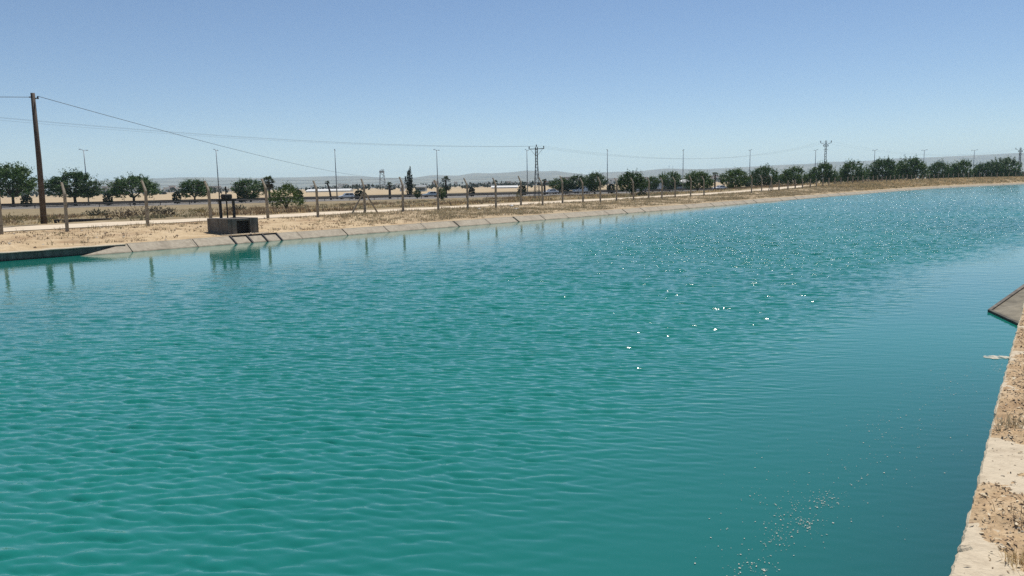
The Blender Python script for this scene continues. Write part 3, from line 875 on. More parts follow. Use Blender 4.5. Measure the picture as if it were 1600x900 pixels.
# further fence of short straight posts
px2 = [1217, 1231, 1242.5, 1254, 1266, 1275.5, 1285.5, 1295, 1304, 1314, 1324, 1332, 1340, 1348, 1356.5, 1364, 1371, 1377.7, 1384.7] + [1360 + k / 6.667 for k in (205, 250, 295, 338, 380, 425, 472, 508, 545, 580, 615, 660, 705, 760, 812, 862, 915, 970, 1020, 1075, 1135, 1190, 1260, 1320, 1385, 1440, 1510, 1590)]
f2 = empty('fence', tuple(plan(150, float(q_far(150)) + FO)) + (1.2,)); f2loc = Vector(f2.location)
tag(f2, 'distant fence of short straight posts on the raised far bank at the right', 'fence')
pm = MB(); square_path(pm, [((0, 0, -.3), .075), ((0, 0, 1.36), .07)])
proto2 = None; pl2 = []
for x in px2:
    s = line_s(x, FO)
    if s is None: continue
    X, Y = plan(s, float(q_far(s)) + FO); z = float(ground_z(s, FO))
    if proto2 is None: proto2 = o = pm.build('post', M['concrete_post'], f2)
    else: o = proto2.copy(); COL.objects.link(o); o.parent = f2
    o.location = Vector((X, Y, z)) - f2loc; o.rotation_euler = (R(random.uniform(-2, 2)), R(random.uniform(-2, 2)), ang)
    k_ = np.interp(s, [100, 135, 240], [1.0, .95, 1.0]); o.scale = (1, 1, k_ * random.uniform(.94, 1.05))
    pl2.append((s, Vector((X, Y, z)), o))
strands(pl2, [(.45, -.09), (.85, -.09), (1.2, -.09)], f2, f2loc, sagk=.02)

# ------------------------------------------------------------------ poles, pylons, wires
def put(x, Y):                                      # ground point in photo column x at depth Y
    p = at_depth(x, y_hor(x) + 8, Y); return Vector((p.x, p.y, gz(p.x, p.y)))
def z_at(x, y, Y): return at_depth(x, y, Y).z

b0 = put(64.5, 38.8); tz = z_at(49, 145, 38.8)
pole = empty('utility_pole', b0)
tag(pole, 'tall dark wooden utility pole standing behind the fence at the left', 'utility pole', 'wooden poles')
topx = at_depth(49, 145, 38.8)
ptop = Vector((topx.x - b0.x, 0.1, tz - b0.z))
mb = MB(); mb.path([(0, 0, -.4), ptop * .5 + Vector((.03, 0, 0)), ptop], [.155, .125, .1], n=12); mb.build('shaft', M['wood'], pole, smooth=True)
mb = MB(); mb.tube(ptop + Vector((.0, 0, -.28)), ptop + Vector((.24, .0, -.26)), .03, n=6); mb.tube(ptop + Vector((.24, 0, -.30)), ptop + Vector((.24, 0, -.16)), .05, .03, n=8)
mb.tube(ptop + Vector((.0, 0, -.2)), ptop + Vector((-.2, 0, -.2)), .03, n=6)
mb.build('insulator', M['insulator'], pole)
def span(name, a, b_, sag, rad, label, group):
    mb = MB(); N = 28; pts = []
    for i in range(N + 1):
        f = i / N; p = Vector(a).lerp(Vector(b_), f); p.z -= sag * 4 * f * (1 - f); pts.append(p)
    mb.path(pts, [rad] * (N + 1), n=5)
    return tag(mb.build(name, M['wire'], smooth=True), label, 'cable', group)
# far wooden pole by the poplar, and one beyond the left edge
fp = put(642, 207); far_top = z_at(642, 277, 207)
p2 = empty('utility_pole', fp); tag(p2, 'short thin wooden pole behind the tall poplar', 'utility pole', 'wooden poles')
mb = MB(); mb.path([(0, 0, -.4), (0, 0, far_top - fp.z)], [.1, .08], n=8); mb.build('shaft', M['wood'], p2)
wtop = b0 + ptop
span('overhead_cable', wtop + Vector((.24, 0, -.16)), Vector((fp.x, fp.y, far_top - .1)), 1.6, .014, 'single sagging cable running right from the dark wooden pole down to the hills', 'cables on the wooden pole')
span('overhead_cable', wtop + Vector((-.2, 0, -.2)), Vector((wtop.x - 32, wtop.y - 14, wtop.z + .9)), .5, .014, 'short cable leaving the dark wooden pole through the left edge', 'cables on the wooden pole')

def make_pylon(H=9.8, wb=.95, wt=.34, arm=2.8):
    t = empty('lattice_pylon')
    def w_(z): return wb + (wt - wb) * min(1, z / (H * .72))
    for sx in (-1, 1):
        for sy in (-1, 1):
            mb = MB(); zs = [-.3, H * .36, H * .72, H]
            mb.path([(sx * w_(max(z, 0)) / 2, sy * w_(max(z, 0)) / 2, z) for z in zs], [.055, .05, .045, .045], n=4); mb.build('leg', M['pylon_steel'], t)
    mb = MB(); z = 0.0; k = 0
    while z < H - .5:
        dz = .75 if z < H * .5 else .55
        for axis in (0, 1):
            for sg in (-1, 1):
                a_, b2 = w_(z) / 2, w_(z + dz) / 2
                s_ = 1 if k % 2 else -1
                if axis == 0: mb.tube((-a_ * s_, sg * a_, z), (b2 * s_, sg * b2, z + dz), .028, n=4)
                else: mb.tube((sg * a_, -a_ * s_, z), (sg * b2, b2 * s_, z + dz), .028, n=4)
        z += dz; k += 1
    mb.build('bracing', M['pylon_steel'], t)
    mb = MB(); mb.box((0, 0, H - .35), (arm, .12, .12)); mb.box((0, .14, H - .35), (arm * .9, .06, .1)); mb.build('crossarm', M['pylon_steel'], t)
    for sg in (-1, 1):
        mb = MB(); mb.tube((sg * .18, 0, H - 1.55), (sg * arm * .40, 0, H - .38), .03, n=4); mb.build('strut', M['pylon_steel'], t)
    for xo in (-arm * .47, 0, arm * .47):
        mb = MB(); z0 = H - .29 if xo else H
        mb.tube((xo, 0, z0), (xo, 0, z0 + .42), .05, n=8)
        for q in range(3): mb.tube((xo, 0, z0 + .08 + q * .12), (xo, 0, z0 + .15 + q * .12), .13, .09, n=10)
        mb.build('insulator', M['insulator'], t)
    return t
LINE = math.atan2(85, 86)
pyA = make_pylon(); index_kids(pyA)
pa = put(839, 131); pyA.location = pa; pyA.rotation_euler = (0, 0, R(-18))
tag(pyA, 'dark steel lattice pylon with flat crossarm standing right behind the fence mid photo', 'pylon', 'power line pylons')
hA = z_at(839, 226.5, 131) - pa.z; pyA.scale = (1, 1, hA / 10.15)
pyL = copy_tree(pyA); pl_ = Vector((-82, 45, 0)); pl_.z = gz(-82, 45); pyL.location = pl_; pyL.scale = (1, 1, (2.2 + 11.3 - pl_.z) / 10.15)
pyL['label'] = 'lattice pylon standing outside the left edge of the view'
def make_slim_pylon(H=13):
    t = empty('lattice_pole')
    for sx in (-1, 1):
        for sy in (-1, 1):
            mb = MB(); mb.path([(sx * .35, sy * .35, -.3), (sx * .16, sy * .16, H)], [.06, .05], n=4); mb.build('leg', M['pylon_steel'], t)
    mb = MB(); z = 0; k = 0
    while z < H - .6:
        for sg in (-1, 1):
            a_ = .35 - .19 * z / H; s_ = 1 if k % 2 else -1
            mb.tube((-a_ * s_, sg * a_, z), (a_ * s_, sg * a_, z + .7), .035, n=4); mb.tube((sg * a_, -a_ * s_, z), (sg * a_, a_ * s_, z + .7), .035, n=4)
        z += .7; k += 1
    mb.build('bracing', M['pylon_steel'], t)
    for sg in (-1, 1):
        mb = MB(); mb.path([(sg * .1, 0, H - 1.2), (sg * .75, 0, H - .75), (sg * 1.42, 0, H - .5)], [.07, .06, .05], n=5); mb.build('crossarm', M['pylon_steel'], t)
        mb = MB(); mb.tube((sg * 1.42, 0, H - .55), (sg * 1.42, 0, H + .05), .08, n=8)
        for q in range(3): mb.tube((sg * 1.42, 0, H - .3 + q * .13), (sg * 1.42, 0, H - .22 + q * .13), .15, .1, n=8)
        mb.build('insulator', M['insulator'], t)
    for sg in (-1, 1):
        mb = MB(); mb.tube((sg * .15, 0, H - 1.5), (sg * .62, 0, H - 1.35), .06, n=5); mb.tube((sg * .62, 0, H - 1.5), (sg * .62, 0, H - 1.1), .1, n=8); mb.build('side_insulator', M['insulator'], t)
    mb = MB(); mb.box((0, 0, H - 2.4), (1.3, .08, .08)); mb.build('lower_arm', M['pylon_steel'], t)
    mb = MB(); mb.tube((0, 0, H - .1), (0, 0, H + .1), .1, n=8); mb.build('top_cap', M['insulator'], t)
    return t
pyB = make_slim_pylon(); index_kids(pyB)
pb = put(1288, 215); pyB.location = pb; pyB.rotation_euler = (0, 0, R(-14)); pyB.scale = (1, 1, (z_at(1290, 219.5, 215) - pb.z) / 13.1)
tag(pyB, 'slim dark lattice pole with forked arms rising behind the trees right of centre', 'power pole', 'forked lattice power poles')
pyC = copy_tree(pyB); pc = put(1591, 255); pyC.location = pc; pyC.scale = (1, 1, (z_at(1592, 230.5, 255) - pc.z) / 13.1)
pyC['label'] = 'forked lattice power pole at the far right edge above the last tree'
dA = Vector((math.cos(R(-18)), math.sin(R(-18)), 0)); dB = Vector((math.cos(R(-14)), math.sin(R(-14)), 0))
zA = pa.z + hA - .2; zL = 13.4; zB = z_at(1290, 221, 215); zC = z_at(1592, 232, 255)
nm = ['lower near', 'middle', 'upper far']
for k, xo in enumerate((-1.32, 0, 1.32)):
    span('power_line', pl_ * 1 + dA * xo + Vector((0, 0, zL - pl_.z + (.12 if xo == 0 else 0))), Vector((pa.x, pa.y, zA)) + dA * xo, 2.24, .007, ['thin power line from the lattice pylon to the left edge, lowest of three', 'thin power line from the lattice pylon to the left edge, middle one', 'thin power line from the lattice pylon to the left edge, highest at the edge'][k], 'power lines left of the lattice pylon')
for k, xo in enumerate((-1.32, 0, 1.32)):
    span('power_line', Vector((pa.x, pa.y, zA)) + dA * xo, Vector((pb.x, pb.y, zB)) + dB * xo * 1.05, 3.4, .007, 'thin sagging power line between the lattice pylon and the forked pole', 'power lines between pylon and forked pole')
for k, xo in enumerate((-1.4, 1.4)):
    span('power_line', Vector((pb.x, pb.y, zB)) + dB * xo, Vector((pc.x, pc.y, zC)) + dB * xo, 3.0, .007, 'thin sagging power line above the trees between the two forked poles', 'power lines between the forked poles')

# distant lattice tower and hill masts
lt = put(598, 900); lt = empty('lattice_tower', lt); tag(lt, 'hazy distant lattice tower with a platform near its top', 'tower')
Ht = z_at(598, 264, 900) - lt.location.z
for sx in (-1, 1):
    for sy in (-1, 1):
        mb = MB(); mb.path([(sx * 4.0, sy * 4.0, -1), (sx * 2.6, sy * 2.6, Ht * .55), (sx * 1.9, sy * 1.9, Ht * .94)], [.32, .28, .25], n=4); mb.build('leg', M['steel'], lt)
mb = MB(); z = 0; k = 0
while z < Ht * .9:
    for sg in (-1, 1):
        a_ = 4.0 - 2.1 * z / Ht; s_ = 1 if k % 2 else -1
        mb.tube((-a_ * s_, sg * a_, z), (a_ * s_ * .93, sg * a_ * .93, z + 4), .2, n=4); mb.tube((sg * a_, -a_ * s_, z), (sg * a_ * .93, a_ * s_ * .93, z + 4), .2, n=4)
    z += 4; k += 1
mb.build('bracing', M['steel'], lt)
mb = MB(); mb.box((0, 0, Ht * .86), (5.2, 5.2, 2.2)); mb.build('platform', M['steel'], lt)
mb = MB(); mb.tube((0, 0, Ht * .9), (0, 0, Ht), .3, n=6); mb.build('antenna', M['steel'], lt)

# ------------------------------------------------------------------ road, guard rails, lamps
RD = Vector((.9265, .3762, 0)); RN = Vector((-.3762, .9265, 0))
lp0 = at_depth(137, 310, 172.0); RO = Vector((lp0.x, lp0.y, 0))
def rpt(a, off, z=ROADZ): p = RO + RD * a + RN * off; return Vector((p.x, p.y, z))
def rstrip(name, mat, a0, a1, o0, o1, dz, kind='structure', n=80):
    mb = MB(); vs = []
    for i in range(n + 1):
        a = a0 + (a1 - a0) * i / n
        vs += [rpt(a, o0, ROADZ + dz), rpt(a, o1, ROADZ + dz)]
    mb.add(vs, [(2 * i, 2 * i + 2, 2 * i + 3, 2 * i + 1) for i in range(n)])
    return tag(mb.build(name, mat), kind=kind)
rstrip('road_verge', M['gravel_verge'], -1500, 4000, -28, -14.0, .016)
rstrip('road', M['asphalt'], -1500, 4000, -14, -3.0, .05)
rstrip('road', M['asphalt'], -1500, 4000, 3.0, 14, .05)
for o_ in (-13.3, -3.7, 3.7, 13.3): rstrip('road_marking', M['line_paint'], -1500, 4000, o_ - .08, o_ + .08, .055)
mb = MB()
for o_ in (-8.5, 8.5):
    for i in range(-30, 90):
        a = i * 9.0; mb.add([rpt(a, o_ - .07, ROADZ + .055), rpt(a + 3.5, o_ - .07, ROADZ + .055), rpt(a + 3.5, o_ + .07, ROADZ + .055), rpt(a, o_ + .07, ROADZ + .055)], [(0, 1, 2, 3)])
tag(mb.build('road_marking', M['line_paint']), kind='structure')
for off, lab in ((-25.0, 'dark steel guard rail nearest the dirt track along the road'), (-1.6, 'steel guard rail along the central reservation behind the passing cars')):
    gr = empty('guardrail', rpt(0, off)); tag(gr, lab, 'guard rail', 'guard rails along the road')
    mb = MB(); d0 = Vector(gr.location)
    prof = [(-.02, .50), (.05, .57), (-.02, .65), (.05, .73), (-.02, .82), (-.06, .82), (-.06, .50)]
    vs = []; N = 60
    for i in range(N + 1):
        a = -90 + 510 * i / N
        for (y_, z_) in prof: vs.append(rpt(a, off - y_, ROADZ + z_) - d0)
    n = len(prof)
    mb.add(vs, [(i * n + j, i * n + (j + 1) % n, (i + 1) * n + (j + 1) % n, (i + 1) * n + j) for i in range(N) for j in range(n)])
    mb.build('rail', M['rail'], gr)
    pm = MB(); pm.box((0, 0, .35), (.12, .14, .9)); p0 = None
    for i in range(90):
        a = -90 + i * 5.6
        if p0 is None: p0 = o = pm.build('rail_post', M['rail'], gr)
        else: o = p0.copy(); COL.objects.link(o); o.parent = gr
        o.location = rpt(a, off + .14) - d0
# street lamps
lamp = empty('street_lamp')
HL = 12.5
mb = MB(); mb.tube((0, 0, 0), (0, 0, HL), .16, .075, n=10); mb.build('pole', M['lamp_steel'], lamp, smooth=True)
mb = MB(); mb.box((0, 0, .25), (.5, .5, .5)); mb.build('base', M['lamp_steel'], lamp)
for sg in (-1, 1):
    mb = MB(); mb.path([(0, 0, HL - .15), (0, sg * .9, HL + .05), (0, sg * 2.0, HL + .1)], [.06, .05, .04], n=6); mb.build('arm', M['lamp_steel'], lamp)
    mb = MB(); mb.box((0, sg * 2.35, HL + .1), (.28, .8, .14), taper=.8); mb.build('lamp_head', M['lamp_steel'], lamp)
index_kids(lamp)
lamp_px = [(137, 'street lamp between the two leftmost round trees, left of the next lamp'), (342, 'street lamp behind the sluice gate lifting frame'), (526, 'street lamp behind the white hatchback'), (684, 'street lamp left of the shaggy palm and behind a fence post'), (824, 'street lamp just left of the dark lattice pylon'), (949, 'street lamp above a clipped bush, first right of the lattice pylon'), (1067, 'street lamp standing before the pale greenhouse'), (1171, 'street lamp rising beside the two adjoining trees before the braced corner post'), (1273, 'street lamp just left of the forked lattice pole'), (1365, 'street lamp top first right of the forked lattice pole'), (1442, 'street lamp top over the tallest dark tree clump at the right'), (1520, 'street lamp rising above the low trees before the last tree')]
for i, (x, lab) in enumerate(lamp_px):
    # intersect photo column with the median line
    d = ray(x, y_hor(x)); k = d.x / d.y
    # RO + RD*a : X = k*Y
    a = (k * RO.y - RO.x) / (RD.x - k * RD.y)
    o = lamp if i == 0 else copy_tree(lamp)
    o.location = rpt(a, 0, ROADZ); o.rotation_euler = (0, 0, math.atan2(RD.y, RD.x) - R(32 if i > 2 else 10))
    tag(o, lab, 'street lamp', 'double armed street lamps along the road')

# ------------------------------------------------------------------ trees
def leaf_cloud(V, T, centers, dirs, length, nleaf, size, rng):
    """shoots with leaves: append quads"""
    n = len(centers)
    f = rng.random((n, nleaf, 1))
    p = centers[:, None, :] + dirs[:, None, :] * (length[:, None, None] * f) + rng.normal(0, .016, (n, nleaf, 3))
    a = rng.normal(size=(n, nleaf, 3)); a /= np.linalg.norm(a, axis=-1, keepdims=True)
    b_ = rng.normal(size=(n, nleaf, 3)); b_ = np.cross(a, b_); b_ /= np.linalg.norm(b_, axis=-1, keepdims=True)
    s = size * rng.uniform(.6, 1.25, (n, nleaf, 1)) * (1 - .45 * f)
    q = np.stack([p - a * s - b_ * s * .55, p + a * s * .2 - b_ * s * .75, p + a * s * 1.1, p + a * s * .2 + b_ * s * .75], 2).reshape(-1, 3)
    base = sum(len(x) for x in V)
    V.append(q); T.append(np.arange(len(q)).reshape(-1, 4) + base)

def crown_radius(z, kind):
    if kind == 'round': return np.interp(z, [.27, .33, .42, .57, .76, .92, 1.0], [.16, .40, .49, .50, .43, .26, .06])
    if kind == 'vase': return np.interp(z, [.10, .25, .45, .65, .82, .94, 1.0], [.06, .22, .40, .50, .44, .26, .05])

def tree_proto(seed, kind, leaf, nshoot=620, nleaf=16, lsize=.025):
    rng = np.random.default_rng(seed)
    t = empty('mulberry_tree')
    mb = MB()
    fork = .27 if kind == 'round' else .15
    mb.path([(0, 0, -.04), (.006, 0, fork * .5), (.0, .004, fork)], [.036, .028, .026], n=8)
    limbs = []
    for i in range(7):
        a = 2 * math.pi * i / 7 + rng.uniform(-.3, .3); rr = rng.uniform(.16, .34); zt = rng.uniform(.5, .86)
        tipp = Vector((math.cos(a) * rr, math.sin(a) * rr, zt)); midp = Vector((math.cos(a) * rr * .5, math.sin(a) * rr * .5, fork + (zt - fork) * .42))
        mb.path([(0, 0, fork - .03), midp, tipp], [.018, .012, .004], n=5); limbs.append((midp, tipp))
        for q in range(2):
            a2 = a + rng.uniform(-.9, .9); t3 = midp + Vector((math.cos(a2) * .2, math.sin(a2) * .2, rng.uniform(.08, .25)))
            mb.path([midp, t3], [.009, .003], n=4)
    mb.build('trunk', M['bark'], t)
    n = nshoot
    # clump centres give light and dark masses
    nc = 70
    zc = rng.uniform(.34 if kind != 'vase' else .22, .95, nc); ac = rng.random(nc) * 2 * np.pi; rc = crown_radius(zc, kind) * np.sqrt(rng.uniform(.25, 1, nc)) * .95
    cc = np.stack([rc * np.cos(ac), rc * np.sin(ac), zc], -1)
    which = rng.integers(0, nc, n)
    c = cc[which] + rng.normal(0, .072, (n, 3))
    z = np.clip(c[:, 2], .30 if kind == 'round' else .16, .97); rad = np.hypot(c[:, 0], c[:, 1]); mx = crown_radius(z, kind)
    sc_ = np.where(rad > mx, mx / np.maximum(rad, 1e-6), 1); c[:, 0] *= sc_; c[:, 1] *= sc_; c[:, 2] = z
    d = np.stack([c[:, 0], c[:, 1], (c[:, 2] - .42) * 1.1 + .16], -1) + rng.normal(0, .14, (n, 3))
    d /= np.linalg.norm(d, axis=1, keepdims=True)
    ln = rng.uniform(.07, .15, n); lk = rng.random(n) < .2; ln[lk] *= 1.9; d[lk, 2] += .35; d /= np.linalg.norm(d, axis=1, keepdims=True)
    V, T = [], []
    leaf_cloud(V, T, c, d, ln, nleaf, lsize, rng)
    np_mesh('crown', np.concatenate(V), np.concatenate(T), M[leaf], t)
    return t
protos = {'round': [tree_proto(s, 'round', 'leaf_dark') for s in (1, 2, 3)], 'vase': [tree_proto(s, 'vase', 'leaf_dark') for s in (4, 5, 6, 7)], 'light': [tree_proto(8, 'round', 'leaf_light', 330, 15)]}
for l in protos.values():
    for t in l: index_kids(t)
used = set()
def place_tree(kind, var, x, Y, ytop, wpx, label, group, cat='tree', zadd=0):
    p0 = protos[kind][var % len(protos[kind])]
    o = p0 if p0.name not in used else copy_tree(p0)
    used.add(p0.name)
    b_ = put(x, Y); h = z_at(x, ytop, Y) - b_.z
    o.location = b_; o.rotation_euler = (0, 0, random.uniform(0, 6.28))
    wd = wpx * Y / FPX * 1.0
    o.scale = (wd * .97, wd * .97, h / 1.13)
    tag(o, label, cat, group); return o
G1 = 'round crowned trees along the road'
big = [
 ('round', 0, 20, 165, 254, 76, 'big dark round tree at the left edge, beside the wooden utility pole'),
 ('round', 1, 117, 165, 266, 78, 'broad dark round tree around the leftmost street lamp, right of the wooden pole'),
 ('round', 2, 209, 168, 272, 72, 'broad flat dark tree behind the second whole fence post from the left'),
 ('round', 0, 304, 175, 279, 46, 'smaller dark round tree just left of the sluice gate frame'),
 ('vase', 1, 391, 175, 279, 54, 'dark tree right of the sluice gate frame, touching the shaggy palm'),
 ('light', 0, 446, 78, 284, 50, 'young light green tree on a thin trunk, nearer than the road'),
 ('vase', 0, 873, 215, 277, 36, 'dark tree just right of the lattice pylon'),
 ('round', 1, 903, 215, 273, 42, 'loose tree behind the white van right of the lattice pylon'),
 ('vase', 2, 929, 205, 269, 42, 'dense dark tree left of the first street lamp after the lattice pylon'),
 ('round', 2, 987, 128, 266, 52, 'wide tree in front of the white minibus, lighter at its left'),
 ('vase', 3, 1020, 218, 275, 26, 'small pale tree between the minibus and the white truck'),
 ('vase', 0, 1046, 215, 267, 42, 'dark tree hiding the rear of the white truck'),
 ('round', 0, 1090, 160, 266, 50, 'dark spreading tree left of the tall thin palm and white sedan'),
 ('vase', 1, 1147, 165, 263, 48, 'dense rounded tree narrowing to its foot, just right of the white sedan'),
 ('vase', 2, 1193, 190, 257, 48, 'dark tree behind the last bent topped fence posts and braced post'),
 ('vase', 3, 1240, 200, 258, 42, 'dark tree left of the forked lattice pole, right of the braced post tree'),
 ('round', 1, 1286, 205, 252, 48, 'bushy tree directly at the foot of the forked lattice pole'),
 ('vase', 0, 1333, 215, 248, 44, 'paler loose tree first right of the forked lattice pole'),
 ('vase', 1, 1378, 222, 245, 50, 'big dark tree left half of the tallest clump at the right'),
 ('round', 2, 1421, 228, 243, 54, 'big dark tree right half of the tallest clump at the right'),
 ('vase', 2, 1465, 240, 250, 40, 'lower dark tree just right of the tallest clump'),
 ('vase', 3, 1502, 248, 248, 42, 'dark tree midway between the tallest clump and the last tree'),
 ('round', 0, 1536, 255, 252, 36, 'low tree next to the last dark tree at the right'),
 ('vase', 0, 1567, 245, 243, 52, 'dark spreading tree last at the right edge, below the forked pole'),
 ('round', 1, 1264, 240, 270, 26, 'low tree filling the gap left of the forked lattice pole foot'),
 ('round', 2, 1312, 250, 267, 30, 'low tree filling the gap right of the forked lattice pole foot'),
 ('vase', 1, 1400, 262, 258, 36, 'low dark tree behind the gap in the tallest clump'),
 ('round', 0, 1484, 290, 262, 34, 'low distant tree showing in the gap right of the tallest clump'),
 ('round', 2, 1215, 250, 271, 28, 'low tree behind the braced post between two dark trees'),
 ('vase', 2, 1170, 240, 274, 20, 'low tree squeezed between the rounded tree and the braced post tree'),
 ('round', 2, 1355, 270, 264, 28, 'low dark tree under the first street lamp right of the forked pole'),
 ('vase', 3, 1594, 290, 266, 18, 'half hidden low tree at the very right edge'),
]
for k, v_, x, Yd, yt, wp, lab in big: place_tree(k, v_, x, Yd, yt + (1.5 if x > 1150 else 0), wp * (.9 if x > 860 else 1), lab, G1)
place_tree('vase', 2, 652, 172, 296.5, 12, 'tiny dark standard tree right of the poplar foot', 'small roadside saplings')
place_tree('vase', 3, 690, 150, 293, 15, 'small dark bushy sapling left of the shaggy two tiered palm', 'small roadside saplings')

# clipped bushes
def bush_proto(seed):
    rng = np.random.default_rng(seed); t = empty('clipped_bush')
    mb = MB(); mb.path([(0, 0, -.05), (0, 0, .2), (.02, 0, .6)], [.06, .05, .03], n=6); mb.build('trunk', M['bark'], t)
    n = 240; z = rng.uniform(.12, .96, n); a = rng.random(n) * 2 * np.pi
    rmax = np.interp(z, [.0, .15, .35, .7, .88, 1], [.25, .38, .48, .5, .36, .06]); r = rmax * np.sqrt(rng.uniform(.05, 1, n))
    c = np.stack([r * np.cos(a), r * np.sin(a), z], -1); d = c - np.array([0, 0, .45]); d /= np.linalg.norm(d, axis=1, keepdims=True)
    V, T = [], []; leaf_cloud(V, T, c, d, np.full(n, .05), 14, .06, rng)
    np_mesh('crown', np.concatenate(V), np.concatenate(T), M['leaf_bush'], t); index_kids(t); return t
bp = [bush_proto(31), bush_proto(32)]; bu = [False, False]
for i, (x, Yd, yt, wp, lab) in enumerate([
 (41, 160, 305, 15, 'clipped dark round bush under the leftmost tree, left of the wooden pole'), (168, 160, 302, 14, 'clipped dark bush between the second and third round trees from the left'),
 (276, 165, 300, 13, 'clipped dark bush just left of the small tree by the sluice frame'), (377, 165, 297, 13, 'clipped dark bush in front of the tree right of the sluice frame'),
 (466, 168, 296.5, 14, 'dark round bush touching the right side of the young light green tree'), (561, 175, 297.5, 15, 'clipped dark bush just left of the braced fence post'),
 (737, 190, 292.5, 10, 'clipped square dark bush right of the shaggy palm, behind a fence post'), (816, 190, 290.5, 14, 'clipped dark bush behind a fence post just left of the lattice pylon'),
 (884, 200, 289.5, 11, 'clipped dark bush in front of the white van, under loose trees'), (955, 200, 287.5, 13, 'clipped dark bush at the foot of the lamp right of the lattice pylon')]):
    o = copy_tree(bp[i % 2]) if bu[i % 2] else bp[i % 2]; bu[i % 2] = True
    b_ = put(x, Yd); h = z_at(x, yt, Yd) - b_.z; wd = wp * Yd / FPX
    o.location = b_; o.scale = (wd, wd, h); o.rotation_euler = (0, 0, random.random() * 6)
    tag(o, lab, 'bush', 'clipped bushes along the road')

# palms
def palm(x, Yd, ytop, wpx, label, nfr=34, skirt=False, thick=1.0, lean=0.0):
    b_ = put(x, Yd); h = z_at(x, ytop, Yd) - b_.z; r = wpx * Yd / FPX / 2
    t = empty('palm_tree', b_); tag(t, label, 'palm', 'palms along the road')
    rng = np.random.default_rng(int(x)); hc = h - r * .85; lx = lean
    mb = MB(); mb.path([(0, 0, -.2), (lx * .3, 0, hc * .5), (lx, 0, hc)], [.28 * thick, .22 * thick, .2 * thick], n=8); mb.build('trunk', M['palm_bark'], t)
    def fronds(n, emin, emax, rr, zc):
        vs, fs = [], []
        for i in range(n):
            a = 2 * math.pi * i / n * 2.4 + rng.uniform(-.2, .2); e = rng.uniform(emin, emax); L_ = rr * rng.uniform(.8, 1.1)
            d = Vector((math.cos(a) * math.cos(e), math.sin(a) * math.cos(e), math.sin(e))); c0 = Vector((lx, 0, zc)); st = c0 + d * L_ * .45
            sd_ = d.cross(Vector((0, 0, 1))).normalized(); upv = sd_.cross(d)
            base = len(vs); vs += [c0 - sd_ * .03, c0 + sd_ * .03, st + sd_ * .03, st - sd_ * .03]; fs.append((base, base + 1, base + 2, base + 3))
            for k in range(9):
                f = (k - 4) / 4 * 1.25; bd = d * math.cos(f) + sd_ * math.sin(f); tipp = st + bd * L_ * .55 - Vector((0, 0, L_ * .12 * (1 + abs(f))))
                base = len(vs); w2 = sd_ * (.05 + .02 * L_) * math.cos(f) - d * .05 * math.sin(f); mid = st.lerp(tipp, .55) + upv * .03
                vs += [st, mid + w2, tipp, mid - w2]; fs.append((base, base + 1, base + 2, base + 3))
        return vs, fs
    mb = MB(); mb.add(*fronds(nfr, -.35, 1.35, r * 1.05, hc)); mb.build('crown', M['leaf_palm'], t)
    if skirt:
        mb = MB(); mb.add(*fronds(int(nfr * .9), -1.25, -.25, r * (1.2 if skirt == 2 else .9), hc - r * (.9 if skirt == 2 else .2))); mb.build('skirt', M['dead_frond'] if skirt == 1 else M['leaf_palm'], t)
    return t
palm(421, 168, 273.5, 22, 'full shaggy palm directly behind a bent topped fence post, beside the young light green tree', 46, 1, 1.2)
palm(517, 180, 281.5, 9, 'thin leaning palm with a tiny clipped head, left of the white hatchback', 26, False, 1.0, -.75)
palm(609, 182, 283, 12, 'thick trunked short palm with sparse upright fronds, below the distant lattice tower', 16, False, 1.35)
palm(697, 182, 274, 17, 'tall palm with two tiers of fronds beside the silver sedan', 30, 2, 1.0)
palm(774, 195, 280.5, 11, 'palm hidden behind a fence post, only its frond tips showing either side', 24, False, .9)
palm(851, 200, 278, 10, 'slim dark palm directly right of the lattice pylon', 22, False, 1.2)
palm(1117, 205, 267.5, 12, 'tall thin dark palm standing left of the white sedan', 26, False, 1.0)

# poplar
b_ = put(640, 200); t = empty('poplar_tree', b_); tag(t, 'tall narrow poplar with several thin spires, left of the palm with two tiers', 'tree')
Hp = z_at(640, 262, 200) - b_.z; rng = np.random.default_rng(5); V, T = [], []; mb = MB()
mb.path([(0, 0, -.3), (0, 0, Hp * .5), (.1, 0, Hp * .9)], [.22, .14, .04], n=7)
for (xo, yo, z0, z1, r_) in ((0, 0, .05, .9, .85), (.35, .2, .2, 1.0, .42), (-.35, -.2, .15, .84, .5), (-1.0, .1, .35, .68, .28), (.75, -.1, .1, .74, .5), (-.6, .3, .02, .5, .6), (.1, .4, .0, .6, .9)):
    mb.path([(0, 0, Hp * z0 * .6), (xo * .8, yo * .8, Hp * (z0 + .12)), (xo, yo, Hp * z1)], [.08, .05, .015], n=5)
    n = int(90 * (z1 - z0) * (1 + r_)); f = rng.random(n); z = Hp * (z0 + (z1 - z0) * f); rr = r_ * np.interp(f, [0, .2, .6, 1], [.7, 1, .7, .08]) * np.sqrt(rng.random(n)); a = rng.random(n) * 6.283
    c = np.stack([xo * np.minimum(1, f * 3) + rr * np.cos(a), yo + rr * np.sin(a), z], -1); d = np.stack([np.cos(a) * .25, np.sin(a) * .25, np.ones(n)], -1)
    leaf_cloud(V, T, c, d, np.full(n, .5), 9, .13, rng)
mb.build('trunk', M['bark'], t); np_mesh('crown', np.concatenate(V), np.concatenate(T), M['leaf_poplar'], t)

